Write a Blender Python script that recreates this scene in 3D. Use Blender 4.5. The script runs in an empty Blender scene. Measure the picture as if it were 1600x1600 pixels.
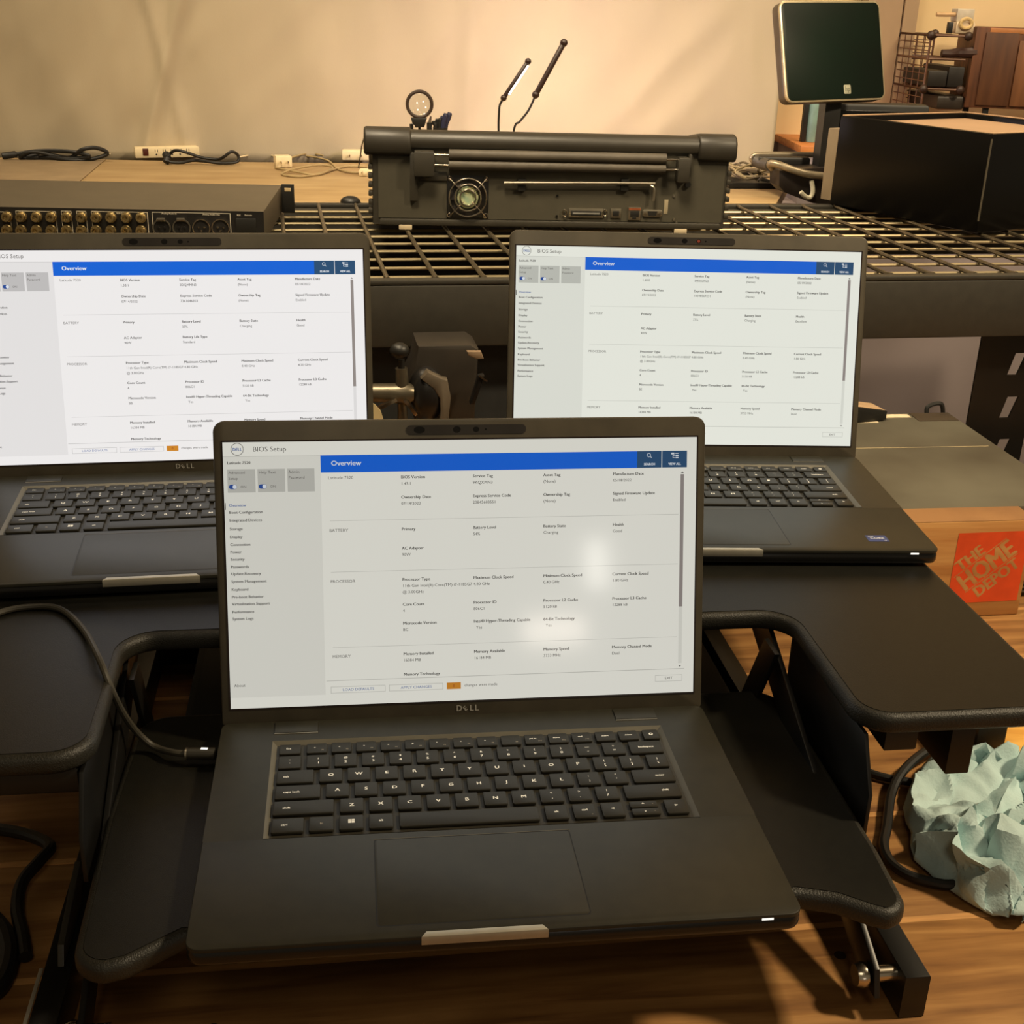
import bpy, bmesh, math, random
from mathutils import Vector, Matrix, noise
R = math.radians
rnd = random.Random(7)
C = bpy.context.scene.collection
S = 0.001                     # everything below is written in millimetres
Z0 = 0.995                    # height of the keyboard tray of the desk riser above the floor
# ------------------------------------------------------------------ camera
F_PX, PITCH, ROLL, CAMH = 1947.59, 0.38992, 0.03238, 507.8
cp, sp, cr, sr = math.cos(PITCH), math.sin(PITCH), math.cos(ROLL), math.sin(ROLL)
FW = Vector((0, cp, -sp)); U0 = Vector((0, sp, cp)); R0 = Vector((1, 0, 0))
RT = cr*R0 + sr*U0; UP = -sr*R0 + cr*U0
cam_d = bpy.data.cameras.new('camera'); cam = bpy.data.objects.new('camera', cam_d); C.objects.link(cam)
M = Matrix((( RT.x, UP.x, -FW.x, 0), (RT.y, UP.y, -FW.y, 0), (RT.z, UP.z, -FW.z, CAMH*S+Z0), (0, 0, 0, 1)))
cam.matrix_world = M
cam_d.sensor_width = 36; cam_d.lens = 36*F_PX/1600; cam_d.clip_start = 0.02; cam_d.clip_end = 60
bpy.context.scene.camera = cam
vs = bpy.context.scene.view_settings
vs.view_transform = 'Standard'; vs.look = 'None'; vs.exposure = 0.0; vs.gamma = 1; vs.use_curve_mapping = False
# ------------------------------------------------------------------ world and lights
w = bpy.data.worlds.new('room_light'); bpy.context.scene.world = w; w.use_nodes = True
bg = w.node_tree.nodes['Background']; bg.inputs[0].default_value = (1.0, 0.80, 0.52, 1); bg.inputs[1].default_value = 0.15
def area(name, loc, target, size, power, col, sizey=None, spread=180):
    l = bpy.data.lights.new(name, 'AREA'); l.energy = power; l.color = col; l.size = size
    l.shape = 'RECTANGLE'; l.size_y = sizey or size; l.spread = R(spread)
    o = bpy.data.objects.new(name, l); C.objects.link(o); o.location = loc
    d = Vector(target) - Vector(loc); o.rotation_euler = d.to_track_quat('-Z', 'Y').to_euler(); return o
area('ceiling_or_fill_light', (1.62, 0.78, 2.75), (0.35, 0.85, 0.9), 0.20, 46, (1.0, 0.80, 0.52))
area('ceiling_or_fill_light', (-1.3, 2.0, 3.3), (-0.5, 2.95, 1.4), 0.6, 11, (1.0, 0.80, 0.54), spread=110)  # narrow-spread light added to brighten the backdrop
area('ceiling_or_fill_light', (1.3, 2.2, 3.2), (0.9, 3.2, 1.4), 0.6, 10, (1.0, 0.78, 0.52), spread=110)  # narrow-spread light added to brighten the right of the back wall
area('ceiling_or_fill_light', (-0.3, 0.9, 3.3), (0.1, 2.1, 1.2), 0.6, 13, (1.0, 0.82, 0.56), spread=64)  # added fill that brightens the fronts of the rack gear
area('ceiling_or_fill_light', (0.15, -0.9, 2.9), (0.0, 0.9, 1.0), 0.5, 4, (1.0, 0.86, 0.62))  # weak fill added from behind the camera
# two unseen area lights added to mirror as glare in the front screen
area('screen_glare_light', (0.861, -1.514, 1.36), (0.02, 0.82, 1.1), 0.055, .24, (1.0, 0.95, 0.86), sizey=.13)
area('screen_glare_light', (0.75, -1.57, 1.185), (0.02, 0.82, 1.1), 0.17, .36, (1.0, 0.86, 0.74), sizey=.07)

# ------------------------------------------------------------------ helpers
def ray(px, py): return FW + RT*((px-800)/F_PX) - UP*((py-800)/F_PX)
CAM = Vector((0, 0, CAMH))
def atz(px, py, z):
    d = ray(px, py); return CAM + d*((z-CAMH)/d.z)
def aty(px, py, y):
    d = ray(px, py); return CAM + d*(y/d.y)
class Frame:
    """a level local frame: origin and turn about the vertical, in mm"""
    def __init__(s, x, y, z=0, yaw=0): s.o = Vector((x, y, z)); s.yaw = R(yaw); s.m = Matrix.Rotation(s.yaw, 3, 'Z')
    def w(s, x, y, z=0): return s.o + s.m @ Vector((x, y, z))
    def l(s, p): return s.m.transposed() @ (Vector(p) - s.o)
    def ony(s, px, py, Y):
        n = s.m @ Vector((0, 1, 0)); d = ray(px, py); t = (Y - n.dot(CAM-s.o))/n.dot(d); return s.l(CAM + d*t)
    def onx(s, px, py, X):
        n = s.m @ Vector((1, 0, 0)); d = ray(px, py); t = (X - n.dot(CAM-s.o))/n.dot(d); return s.l(CAM + d*t)
    def onz(s, px, py, z): return s.l(atz(px, py, z + s.o.z))
def put(o, fr):
    o.location = (fr.o.x*S, fr.o.y*S, fr.o.z*S+Z0); o.rotation_euler = (0, 0, fr.yaw)
def thing(name, label, cat, fr, group=None):
    o = bpy.data.objects.new(name, None); C.objects.link(o); o.empty_display_size = .02; put(o, fr)
    o['label'] = label; o['category'] = cat
    if group: o['group'] = group
    return o
def tag(o, label, cat, group=None):
    o['label'] = label; o['category'] = cat
    if group: o['group'] = group
    return o
def struct(o): o['kind'] = 'structure'; return o
def srgb(r, g, b):
    f = lambda c: (c/255/12.92) if c <= 10 else ((c/255+0.055)/1.055)**2.4
    return (f(r), f(g), f(b), 1)
MATS = {}
def mat(name, col, rough=.5, metal=0, vary=.12, scale=40, bump=0, bscale=300, stretch=None, col2=None, spec=.5, emit=None, estr=0, coat=0, trans=0, det=4, lo=.35, hi=.65):
    if name in MATS: return MATS[name]
    m = bpy.data.materials.new(name); m.use_nodes = True; nt = m.node_tree; b = nt.nodes['Principled BSDF']
    b.inputs['Roughness'].default_value = rough; b.inputs['Metallic'].default_value = metal
    b.inputs['Specular IOR Level'].default_value = spec
    if coat: b.inputs['Coat Weight'].default_value = coat; b.inputs['Coat Roughness'].default_value = .08
    if trans: b.inputs['Transmission Weight'].default_value = trans
    tc = nt.nodes.new('ShaderNodeTexCoord'); mp = nt.nodes.new('ShaderNodeMapping')
    nt.links.new(tc.outputs['Object'], mp.inputs[0])
    if stretch: mp.inputs['Scale'].default_value = stretch
    n = nt.nodes.new('ShaderNodeTexNoise'); n.inputs['Scale'].default_value = scale; n.inputs['Detail'].default_value = det
    nt.links.new(mp.outputs[0], n.inputs['Vector'])
    r = nt.nodes.new('ShaderNodeValToRGB'); nt.links.new(n.outputs['Fac'], r.inputs[0])
    c2 = col2 or tuple(min(1, c*(1+vary)) for c in col[:3])+(1,)
    c1 = col if col2 else tuple(c*(1-vary) for c in col[:3])+(1,)
    r.color_ramp.elements[0].position = lo; r.color_ramp.elements[0].color = c1
    r.color_ramp.elements[1].position = hi; r.color_ramp.elements[1].color = c2
    nt.links.new(r.outputs[0], b.inputs['Base Color'])
    if bump:
        n2 = nt.nodes.new('ShaderNodeTexNoise'); n2.inputs['Scale'].default_value = bscale; n2.inputs['Detail'].default_value = 3
        nt.links.new(mp.outputs[0], n2.inputs['Vector'])
        bp = nt.nodes.new('ShaderNodeBump'); bp.inputs['Strength'].default_value = bump; bp.inputs['Distance'].default_value = .001
        nt.links.new(n2.outputs['Fac'], bp.inputs['Height']); nt.links.new(bp.outputs[0], b.inputs['Normal'])
    if emit: b.inputs['Emission Color'].default_value = emit; b.inputs['Emission Strength'].default_value = estr
    MATS[name] = m; return m
def glow(name, col, s=1.0, rough=.12):
    """a lit pixel of a display: black glass in front, light of its own"""
    if name in MATS: return MATS[name]
    m = mat(name, (.012, .012, .012, 1), rough, spec=.5, emit=col, estr=s); return m
def obj(name, me, mats, parent=None, smooth=35):
    for f in me.polygons: f.use_smooth = True
    me.set_sharp_from_angle(angle=R(smooth))
    for m in (mats if isinstance(mats, (list, tuple)) else [mats]): me.materials.append(m)
    o = bpy.data.objects.new(name, me); C.objects.link(o)
    if parent: o.parent = parent
    return o
def rpoly(x0, x1, y0, y1, r, n=5, rs=None):
    rs = rs or (r, r, r, r); P = []
    for (cx, cy, a, q) in ((x1, y1, 0, rs[0]), (x0, y1, 90, rs[1]), (x0, y0, 180, rs[2]), (x1, y0, 270, rs[3])):
        sx = 1 if cx == x1 else -1; sy = 1 if cy == y1 else -1
        if q <= 0: P.append((cx, cy)); continue
        for k in range(n+1):
            t = R(a + 90*k/n); P.append((cx - sx*q + q*math.cos(t), cy - sy*q + q*math.sin(t)))
    return P
class MB:
    def __init__(s): s.bm = bmesh.new(); s.mi = 0
    def _add(s, vs, fs, T=None):
        V = [s.bm.verts.new(T @ Vector(v) if T else v) for v in vs]; out = []
        for f in fs:
            try: q = s.bm.faces.new([V[i] for i in f]); q.material_index = s.mi; out.append(q)
            except ValueError: pass
        return V, out
    def prism(s, poly, z0, z1, bev=0, T=None, seg=2, edges='both'):
        n = len(poly); a = sum(poly[i][0]*poly[(i+1) % n][1]-poly[(i+1) % n][0]*poly[i][1] for i in range(n))
        if a < 0: poly = poly[::-1]
        rings = []
        if bev:
            prof = []
            if edges in ('both', 'bottom'): prof += [(bev*(1-math.sin(R(90*k/seg))), z0+bev*(1-math.cos(R(90*k/seg)))) for k in range(seg+1)]
            else: prof += [(0, z0)]
            if edges in ('both', 'top'): prof += [(bev*(1-math.cos(R(90*k/seg))), z1-bev*(1-math.sin(R(90*k/seg)))) for k in range(seg+1)]
            else: prof += [(0, z1)]
        else: prof = [(0, z0), (0, z1)]
        P = [Vector((p[0], p[1])) for p in poly]; N = []
        for i in range(n):
            e1 = (P[i]-P[i-1]); e2 = (P[(i+1) % n]-P[i])
            if e1.length < 1e-6: e1 = e2
            if e2.length < 1e-6: e2 = e1
            e1.normalize(); e2.normalize()
            n1 = Vector((-e1.y, e1.x)); n2 = Vector((-e2.y, e2.x)); b = n1+n2
            b = b.normalized() if b.length > 1e-6 else n1
            N.append(b/max(.35, b.dot(n1)))
        vs = []; fs = []
        for off, z in prof:
            for i in range(n): q = P[i]+N[i]*off; vs.append((q.x, q.y, z))
        for k in range(len(prof)-1):
            for i in range(n): j = (i+1) % n; fs.append((k*n+i, k*n+j, (k+1)*n+j, (k+1)*n+i))
        fs.append(tuple(range(n))[::-1]); fs.append(tuple((len(prof)-1)*n+i for i in range(n)))
        return s._add(vs, fs, T)
    def box(s, x0, x1, y0, y1, z0, z1, bev=0, r=0, T=None, seg=2):
        x0, x1 = sorted((x0, x1)); y0, y1 = sorted((y0, y1)); z0, z1 = sorted((z0, z1))
        return s.prism(rpoly(x0, x1, y0, y1, r) if r else [(x0, y0), (x1, y0), (x1, y1), (x0, y1)], z0, z1, bev, T, seg)
    def bar(s, a, b, wx, wy, bev=0):
        """square bar from a to b"""
        a = Vector(a); b = Vector(b); d = b-a; L = d.length; q = d.to_track_quat('Z', 'Y').to_matrix().to_4x4()
        return s.box(-wx/2, wx/2, -wy/2, wy/2, 0, L, bev, T=Matrix.Translation(a) @ q)
    def cyl(s, a, b, r0, r1=None, n=20, caps=True):
        r1 = r0 if r1 is None else r1
        return s.lathe(a, b, [(r0, 0), (r1, 1)], n, caps)
    def lathe(s, a, b, prof, n=24, caps=True):
        """prof: (radius, fraction of the way from a to b)"""
        a = Vector(a); b = Vector(b); d = b-a; L = d.length; q = d.to_track_quat('Z', 'Y').to_matrix()
        vs = []; fs = []
        for r, t in prof:
            for i in range(n): vs.append(a + q @ Vector((r*math.cos(2*math.pi*i/n), r*math.sin(2*math.pi*i/n), t*L)))
        for k in range(len(prof)-1):
            for i in range(n): j = (i+1) % n; fs.append((k*n+i, k*n+j, (k+1)*n+j, (k+1)*n+i))
        if caps: fs.append(tuple(range(n))[::-1]); fs.append(tuple((len(prof)-1)*n+i for i in range(n)))
        return s._add(vs, fs)
    def tube(s, pts, r, n=10, closed=False, smooth=6):
        P = [Vector(p) for p in pts]
        if smooth > 1: P = spline(P, smooth, closed)
        m = len(P); vs = []; fs = []; up = None
        for i in range(m):
            a = P[(i-1) % m] if (closed or i > 0) else P[i]; b = P[(i+1) % m] if (closed or i < m-1) else P[i]
            t = (b-a).normalized()
            if up is None: up = t.orthogonal().normalized()
            up = (up - t*up.dot(t)).normalized(); si = t.cross(up)
            rr = r(i/(m-1)) if callable(r) else r
            for k in range(n): an = 2*math.pi*k/n; vs.append(P[i] + (up*math.cos(an)+si*math.sin(an))*rr)
        for i in range(m if closed else m-1):
            for k in range(n): j = (k+1) % n; i2 = (i+1) % m; fs.append((i*n+k, i*n+j, i2*n+j, i2*n+k))
        if not closed: fs.append(tuple(range(n))[::-1]); fs.append(tuple((m-1)*n+k for k in range(n)))
        return s._add(vs, fs)
    def ball(s, c, r, n=14, sc=(1, 1, 1)):
        c = Vector(c); vs = [c+Vector((0, 0, -r*sc[2]))]; fs = []; k2 = n//2
        for k in range(1, k2):
            a = -math.pi/2+math.pi*k/k2
            for i in range(n): vs.append(c+Vector((r*sc[0]*math.cos(a)*math.cos(2*math.pi*i/n), r*sc[1]*math.cos(a)*math.sin(2*math.pi*i/n), r*sc[2]*math.sin(a))))
        vs.append(c+Vector((0, 0, r*sc[2]))); L = len(vs)-1
        for i in range(n): j = (i+1) % n; fs.append((0, 1+j, 1+i)); fs.append((L, L-n+i, L-n+j))
        for k in range(k2-2):
            for i in range(n): j = (i+1) % n; fs.append((1+k*n+i, 1+k*n+j, 1+(k+1)*n+j, 1+(k+1)*n+i))
        return s._add(vs, fs)
    def quad(s, x0, x1, y0, y1, z, T=None): return s._add([(x0, y0, z), (x1, y0, z), (x1, y1, z), (x0, y1, z)], [(0, 1, 2, 3)], T)
    def rect_line(s, x0, x1, y0, y1, t, z, T=None):
        s.quad(x0, x1, y0, y0+t, z, T); s.quad(x0, x1, y1-t, y1, z, T); s.quad(x0, x0+t, y0, y1, z, T); s.quad(x1-t, x1, y0, y1, z, T)
    def text(s, st, x, y, cap, z=0, wide=.88, bold=0, align='l', T=None, rot=0):
        """lettering of cap height 'cap', base line at y"""
        vs, fs, wd = glyphs(st, 0); k = cap/.682
        dx = {'l': 0, 'c': -wd/2, 'r': -wd}[align]; c, q = math.cos(rot), math.sin(rot)
        hb = min(.05, .016+bold) if bold else 0            # heavier strokes: the same letters again, a hair to each side
        for n_, (sx, sy) in enumerate(((-hb, 0), (hb, 0), (0, hb*.6)) if bold > .015 else ((-hb, 0), (hb, 0)) if bold else ((0, 0),)):
            V = []
            for a, b in vs:
                u, v = (a+dx+sx)*k*wide, (b+sy)*k; V.append((x+u*c-v*q, y+u*q+v*c, z+.035*n_))
            s._add(V, fs, T)
    def mesh(s, name):
        me = bpy.data.meshes.new(name); bmesh.ops.scale(s.bm, vec=(S, S, S), verts=s.bm.verts)
        s.bm.to_mesh(me); s.bm.free(); return me
    def build(s, name, mats, parent=None, smooth=35): return obj(name, s.mesh(name), mats, parent, smooth)
def spline(P, k, closed=False):
    out = []; m = len(P)
    for i in range(m if closed else m-1):
        if closed: a, b, c, d = P[i-1], P[i], P[(i+1) % m], P[(i+2) % m]
        else: a, b, c, d = P[max(0, i-1)], P[i], P[i+1], P[min(m-1, i+2)]
        for j in range(k):
            t = j/k; out.append(.5*((2*b)+(c-a)*t+(2*a-5*b+4*c-d)*t*t+(3*b-a-3*c+d)*t*t*t))
    if not closed: out.append(P[-1])
    return out
GL = {}
def glyphs(st, bold=0):
    if (st, bold) in GL: return GL[(st, bold)]
    cu = bpy.data.curves.new('t', 'FONT'); cu.body = st; cu.size = 1; cu.resolution_u = 2; cu.offset = bold
    cu.fill_mode = 'FRONT'
    o = bpy.data.objects.new('t', cu); me = bpy.data.meshes.new_from_object(o)
    vs = [(v.co.x, v.co.y) for v in me.vertices]; fs = [tuple(p.vertices) for p in me.polygons]
    wd = max([v[0] for v in vs]) if vs else 0
    bpy.data.objects.remove(o); bpy.data.curves.remove(cu); bpy.data.meshes.remove(me)
    GL[(st, bold)] = (vs, fs, wd); return GL[(st, bold)]

# ------------------------------------------------------------------ materials
laptop_m = mat('laptop_grey', srgb(42, 40, 31), .42, vary=.10, scale=90, bump=.05, bscale=2500, spec=.45)
laptop_d = mat('laptop_edge', srgb(24, 23, 22), .25)
bezel_m = mat('lid_bezel', srgb(72, 66, 54), .38, spec=.45)
key_m = mat('keycap', srgb(38, 36, 29), .45, spec=.4)
rim_m = mat('keyboard_rim', srgb(92, 88, 76), .45)  # paler grey puts the light on the key well wall into the colour
legend_m = mat('key_legend', srgb(225, 220, 205), .6, emit=(1, .93, .78, 1), estr=.28)
legend_d = mat('key_legend_dim', srgb(170, 162, 148), .6)
chrome = mat('chrome', srgb(205, 195, 178), .22, 1, vary=.04)
brushed = mat('brushed_steel', srgb(180, 172, 155), .35, 1, vary=.06)
black = mat('black_plastic', srgb(26, 25, 22), .45)
riser_m = mat('riser_laminate', srgb(20, 19, 14), .42, vary=.14, scale=120, bump=.12, bscale=1600, spec=.4)
riser_e = mat('riser_edge', srgb(36, 34, 27), .45, bump=.5, bscale=900, spec=.5)
steel_b = mat('black_steel', srgb(16, 15, 13), .38, spec=.5)
rubber = mat('cable_rubber', srgb(20, 19, 17), .5)

# ------------------------------------------------------------------ the setting
WALL = Frame(0, 3200, 0, 2)
BZ = -95                      # bench top
fl = MB(); fl.quad(-4000, 5000, -2500, 5200, -995); o = fl.build('floor', mat('concrete', srgb(120, 104, 84), .7, vary=.2, scale=3)); put(o, Frame(0, 0)); struct(o)
wb = MB(); wb.box(-4000, 5000, 0, 60, -995, 2600)
o = wb.build('wall_back', mat('cream_wall', srgb(236, 208, 160), .85, vary=.03, scale=4, bump=.1, bscale=200)); put(o, WALL); struct(o)
wl = MB(); wl.box(628, 5000, -262, 0, -995, 202); wl.box(-4000, 628, -14, 0, -995, 202); wl.box(300, 630, -262, 0, -995, 90)
o = wl.build('wall_lower', mat('grey_wall', srgb(150, 138, 138), .85, vary=.05, scale=5)); put(o, WALL); struct(o)
tr = MB(); tr.box(622, 5000, -272, 0, 202, 220, 3)
o = tr.build('trim_1', mat('oak_trim', srgb(204, 134, 70), .5, col2=srgb(170, 102, 50), scale=8, stretch=(1, 12, 12))); put(o, WALL); struct(o)
ce = MB(); ce.quad(-4000, 5000, -2500, 5200, 2600); o = ce.build('ceiling', mat('ceiling_paint', srgb(120, 108, 84), .9)); put(o, Frame(0, 0)); struct(o)

# the grey-beige pilaster between the backdrop and the open cream wall
DR = Frame(0, 3130, 0, 2)
a = DR.ony(1345, 100, 0).x; b = DR.ony(1422, 100, 0).x; mseam = DR.ony(1400, 100, 0).x
d = MB(); d.box(a, mseam-2, 0, 62, 221, 2590, 2); d.box(mseam+1, b, -5, 62, 221, 2590, 2)
o = d.build('trim_2', mat('door_paint', srgb(176, 150, 118), .7, vary=.05, scale=6)); put(o, DR); struct(o)

# hanging fabric backdrop
FB = Frame(-372, 2858, 0, 5.2)
def fabric():
    bm = bmesh.new(); xr = FB.ony(1222, 150, 0).x; x0 = -2300; nx = 420; z0, z1 = 150, 1500; nz = 60; V = []
    for j in range(nz+1):
        z = z0+(z1-z0)*j/nz; row = []
        for i in range(nx+1):
            x = x0+(xr-x0)*i/nx; t = j/nz
            y = 62*math.exp(-((x-60)/560)**2)+10
            y += 22*noise.noise(Vector((x*.0038+z*.0009, z*.0006, 3)))
            y += 13*noise.noise(Vector((x*.009+z*.0034, z*.0012, 8)))
            y += 12*abs(noise.noise(Vector((x*.0075-z*.0055, z*.003, 21))))
            y -= 15*max(0, 1-abs(x-z*.30-(-395-.3*400))/26)**1.5 + 9*max(0, 1-abs(x+z*.22+330)/20)
            y += 1.6*noise.noise(Vector((x*.03, z*.02, 5)))
            if abs(x-250) < 30: y -= 9*(1-abs(x-250)/30)
            row.append(bm.verts.new((x*S, y*S, z*S)))
        V.append(row)
    for j in range(nz):
        for i in range(nx): bm.faces.new((V[j][i], V[j][i+1], V[j+1][i+1], V[j+1][i]))
    me = bpy.data.meshes.new('fabric_backdrop'); bm.to_mesh(me); bm.free()
    o = obj('fabric_backdrop', me, mat('backdrop_cloth', srgb(182, 168, 142), .85, vary=.035, scale=5, bump=.15, bscale=400, stretch=(1, 1, .5)), smooth=180)
    so = o.modifiers.new('s', 'SOLIDIFY'); so.thickness = .0015
    put(o, FB); tag(o, 'large tan fabric sheet hanging in loose folds behind the far table', 'backdrop'); return o
fabric()

# ------------------------------------------------------------------ workbench of rough planks
BN = Frame(0, 700, BZ, 8.3)
def bench():
    t = thing('workbench', 'rough brown plank workbench carrying the black desk riser', 'workbench', BN)
    m = MB(); ys = [-396, -272, -148, -24, 100, 216, 330, 446, 566, 690, 812]
    for i in range(len(ys)-1):
        dz = (0, -1, .0, -1, 0, -.6, 0, -.5, 0, -1)[i]
        m.mi = 0; m.box(-1100, 1100, ys[i]+5, ys[i+1], -38, dz, 1.2)
        m.mi = 1; m.box(-1100, 1100, ys[i+1]-.5, ys[i+1]+5.6, -38, -.4+dz*.3)
    wood = wood_mat('bench_wood', srgb(158, 112, 62), srgb(116, 76, 40), srgb(190, 142, 84))
    m.build('plank_top', [wood, mat('plank_edge', srgb(206, 152, 92), .6, vary=.12, scale=30, stretch=(1, 10, 10))], t)
    for x, y in ((231, -52), (-190, -75), (300, 60)):
        k = MB(); k.cyl((x, y, -.5), (x, y, .15), 4.2, n=14); k.build('knot', mat('knot_wood', srgb(50, 28, 16), .7), t)
    for x in (-1040, 1040):
        for y in (-350, 760): l = MB(); l.box(x-45, x+45, y-45, y+45, -900, -38, 2); l.build('leg', wood, t)
def wood_mat(name, c1, c2, c3):
    m = bpy.data.materials.new(name); m.use_nodes = True; nt = m.node_tree; b = nt.nodes['Principled BSDF']
    b.inputs['Roughness'].default_value = .62; b.inputs['Specular IOR Level'].default_value = .35
    tc = nt.nodes.new('ShaderNodeTexCoord'); mp = nt.nodes.new('ShaderNodeMapping'); mp.inputs['Scale'].default_value = (1.3, 16, 16)
    nt.links.new(tc.outputs['Object'], mp.inputs[0])
    n = nt.nodes.new('ShaderNodeTexNoise'); n.inputs['Scale'].default_value = 4.5; n.inputs['Detail'].default_value = 9; n.inputs['Distortion'].default_value = .6
    nt.links.new(mp.outputs[0], n.inputs['Vector'])
    r = nt.nodes.new('ShaderNodeValToRGB'); nt.links.new(n.outputs['Fac'], r.inputs[0])
    e = r.color_ramp.elements; e[0].position = .30; e[0].color = c2; e[1].position = .72; e[1].color = c3
    q = e.new(.5); q.color = c1
    n2 = nt.nodes.new('ShaderNodeTexNoise'); n2.inputs['Scale'].default_value = 9; n2.inputs['Detail'].default_value = 4
    nt.links.new(tc.outputs['Object'], n2.inputs['Vector'])
    mr = nt.nodes.new('ShaderNodeMapRange'); mr.inputs['From Min'].default_value = .3; mr.inputs['From Max'].default_value = .7; mr.inputs['To Min'].default_value = .72; mr.inputs['To Max'].default_value = 1.12
    nt.links.new(n2.outputs['Fac'], mr.inputs['Value'])
    mx = nt.nodes.new('ShaderNodeMix'); mx.data_type = 'RGBA'; mx.blend_type = 'MULTIPLY'; mx.inputs[0].default_value = 1
    nt.links.new(r.outputs[0], mx.inputs[6]); nt.links.new(mr.outputs[0], mx.inputs[7]); nt.links.new(mx.outputs[2], b.inputs['Base Color'])
    bp = nt.nodes.new('ShaderNodeBump'); bp.inputs['Strength'].default_value = .35; bp.inputs['Distance'].default_value = .001
    nt.links.new(n.outputs['Fac'], bp.inputs['Height']); nt.links.new(bp.outputs[0], b.inputs['Normal'])
    return m
bench()

# ------------------------------------------------------------------ desk riser
RF = Frame(0, 700, 0, 8.3); HT = 71.6
def riser():
    t = thing('desk_riser', 'black two-level sit-stand desk riser on the plank workbench', 'desk riser', RF)
    # upper platform: a U with a cutout for the keyboard tray
    def arc(cx, cy, r, a0, a1, n=8): return [(cx+r*math.cos(R(a0+(a1-a0)*k/n)), cy+r*math.sin(R(a0+(a1-a0)*k/n))) for k in range(n+1)]
    P = []
    P += arc(-390, 10, 25, 180, 270) + arc(-286, 12, 27, 270, 360) + arc(-236, 117, 24, 180, 90)
    P += arc(216, 117, 24, 90, 0) + arc(266, 12, 27, 180, 270) + arc(370, 10, 25, 270, 360) + arc(365, 430, 30, 0, 90) + arc(-385, 430, 30, 90, 180)
    m = MB(); m.prism(P, HT-15.5, HT-.4, 5.5, seg=4); up = m.build('upper_platform', riser_e, t, 60)
    m = MB(); 
    def inset(P, d):
        out = []; n = len(P)
        for i in range(n):
            a, b, c = Vector(P[i-1]), Vector(P[i]), Vector(P[(i+1) % n]); e1 = b-a; e2 = c-b
            if e1.length < 1e-5: e1 = e2
            if e2.length < 1e-5: e2 = e1
            e1.normalize(); e2.normalize(); nn = (Vector((-e1.y, e1.x))+Vector((-e2.y, e2.x))).normalized(); out.append(tuple(b+nn*d))
        return out
    m.prism(inset(P, 5.5), HT-1, HT, 0); m.build('platform_surface', riser_m, up)
    # keyboard tray with a shallow front recess
    Q = [(-199, -97), (174, -97), (196, -104), (214, -117)] + arc(222, -104, 17, 270, 360) + [(242, -60), (243, 60)] + arc(216, 122, 26, 0, 90) + arc(-232, 122, 26, 90, 180) + [(-262, 20)] + arc(-240, -100, 20, 180, 270) + [(-228, -117)]
    m = MB(); m.prism(Q, -15.5, -.4, 5.5, seg=4); tr = m.build('keyboard_tray', riser_e, t, 60)
    m = MB(); m.prism(inset(Q, 5.5), -1, 0); m.build('tray_surface', riser_m, tr)
    for s, x in ((1, 245.5), (-1, -266.5)):
        m = MB(); T = Matrix(((0, 0, 1, x-1.5), (1, 0, 0, 0), (0, 1, 0, 0), (0, 0, 0, 1)))
        m.prism([(-10, 56), (134, 56), (134, 5), (118, -12), (-30, -12), (-30, 20)], 0, 3, .5, T)
        m.build('side_plate', steel_b, t)
        xb = 255.5 if s > 0 else -285
        m = MB(); m.box(xb-8.5, xb+8.5, -112, 405, -95, -61, 1.2)
        m.build('base_rail', steel_b, t)
        xa = 231 if s > 0 else -262
        TX = lambda x: Matrix(((0, 0, 1, x), (1, 0, 0, 0), (0, 1, 0, 0), (0, 0, 0, 1)))
        m = MB(); m.prism([(-110, -78), (-84, -80), (212, 48), (196, 56), (150, 56), (-104, -60)], -2, 2, .6, TX(xa)); m.build('scissor_arm', steel_b, t)
        m = MB(); m.prism([(104, 55), (130, 55), (206, -88), (180, -90)], -2, 2, .6, TX(xa-9*s)); m.build('scissor_arm', steel_b, t)
        m = MB(); m.lathe((xa-4, -97, -70), (xa-11, -97, -70), [(0, 0), (8, 0), (8.5, .4), (7, 1), (0, 1)], 20); m.cyl((xa+2, -97, -70), (xa+16, -97, -70), 5.5, n=18)
        m.build('pivot_bolt', chrome, t)
        if s < 0:
            m = MB(); m.box(xb-11, xb-8.6, -112, -50, -61, -60, .2); m.build('slide_rail', mat('slide_rail', srgb(190, 184, 168), .4, .4), t)
            m = MB(); m.prism([(-50, -60), (10, -60), (26, -44), (20, -34), (-44, -48)], -2, 2, .5, TX(xb+2)); m.build('arm_plate', mat('plate_grey', srgb(60, 56, 48), .4), t)
        m = MB(); px = (309, 326) if s > 0 else (-350, -333)
        m.box(px[0], px[1], -8, 330, 18, 57, 1.2); m.build('frame_rail', steel_b, t)
        m = MB(); px = (262, 285) if s > 0 else (-330, -270)
        m.prism([(px[0], -6), (px[1], -6), (px[1]+4, 50), (px[0], 50)], 38, 57, 2); m.build('height_lever', black, t)
    m = MB(); m.box(-276, 246, 392, 404, -94, -64, 1); m.build('cross_bar', steel_b, t)
    return t
riser()

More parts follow.
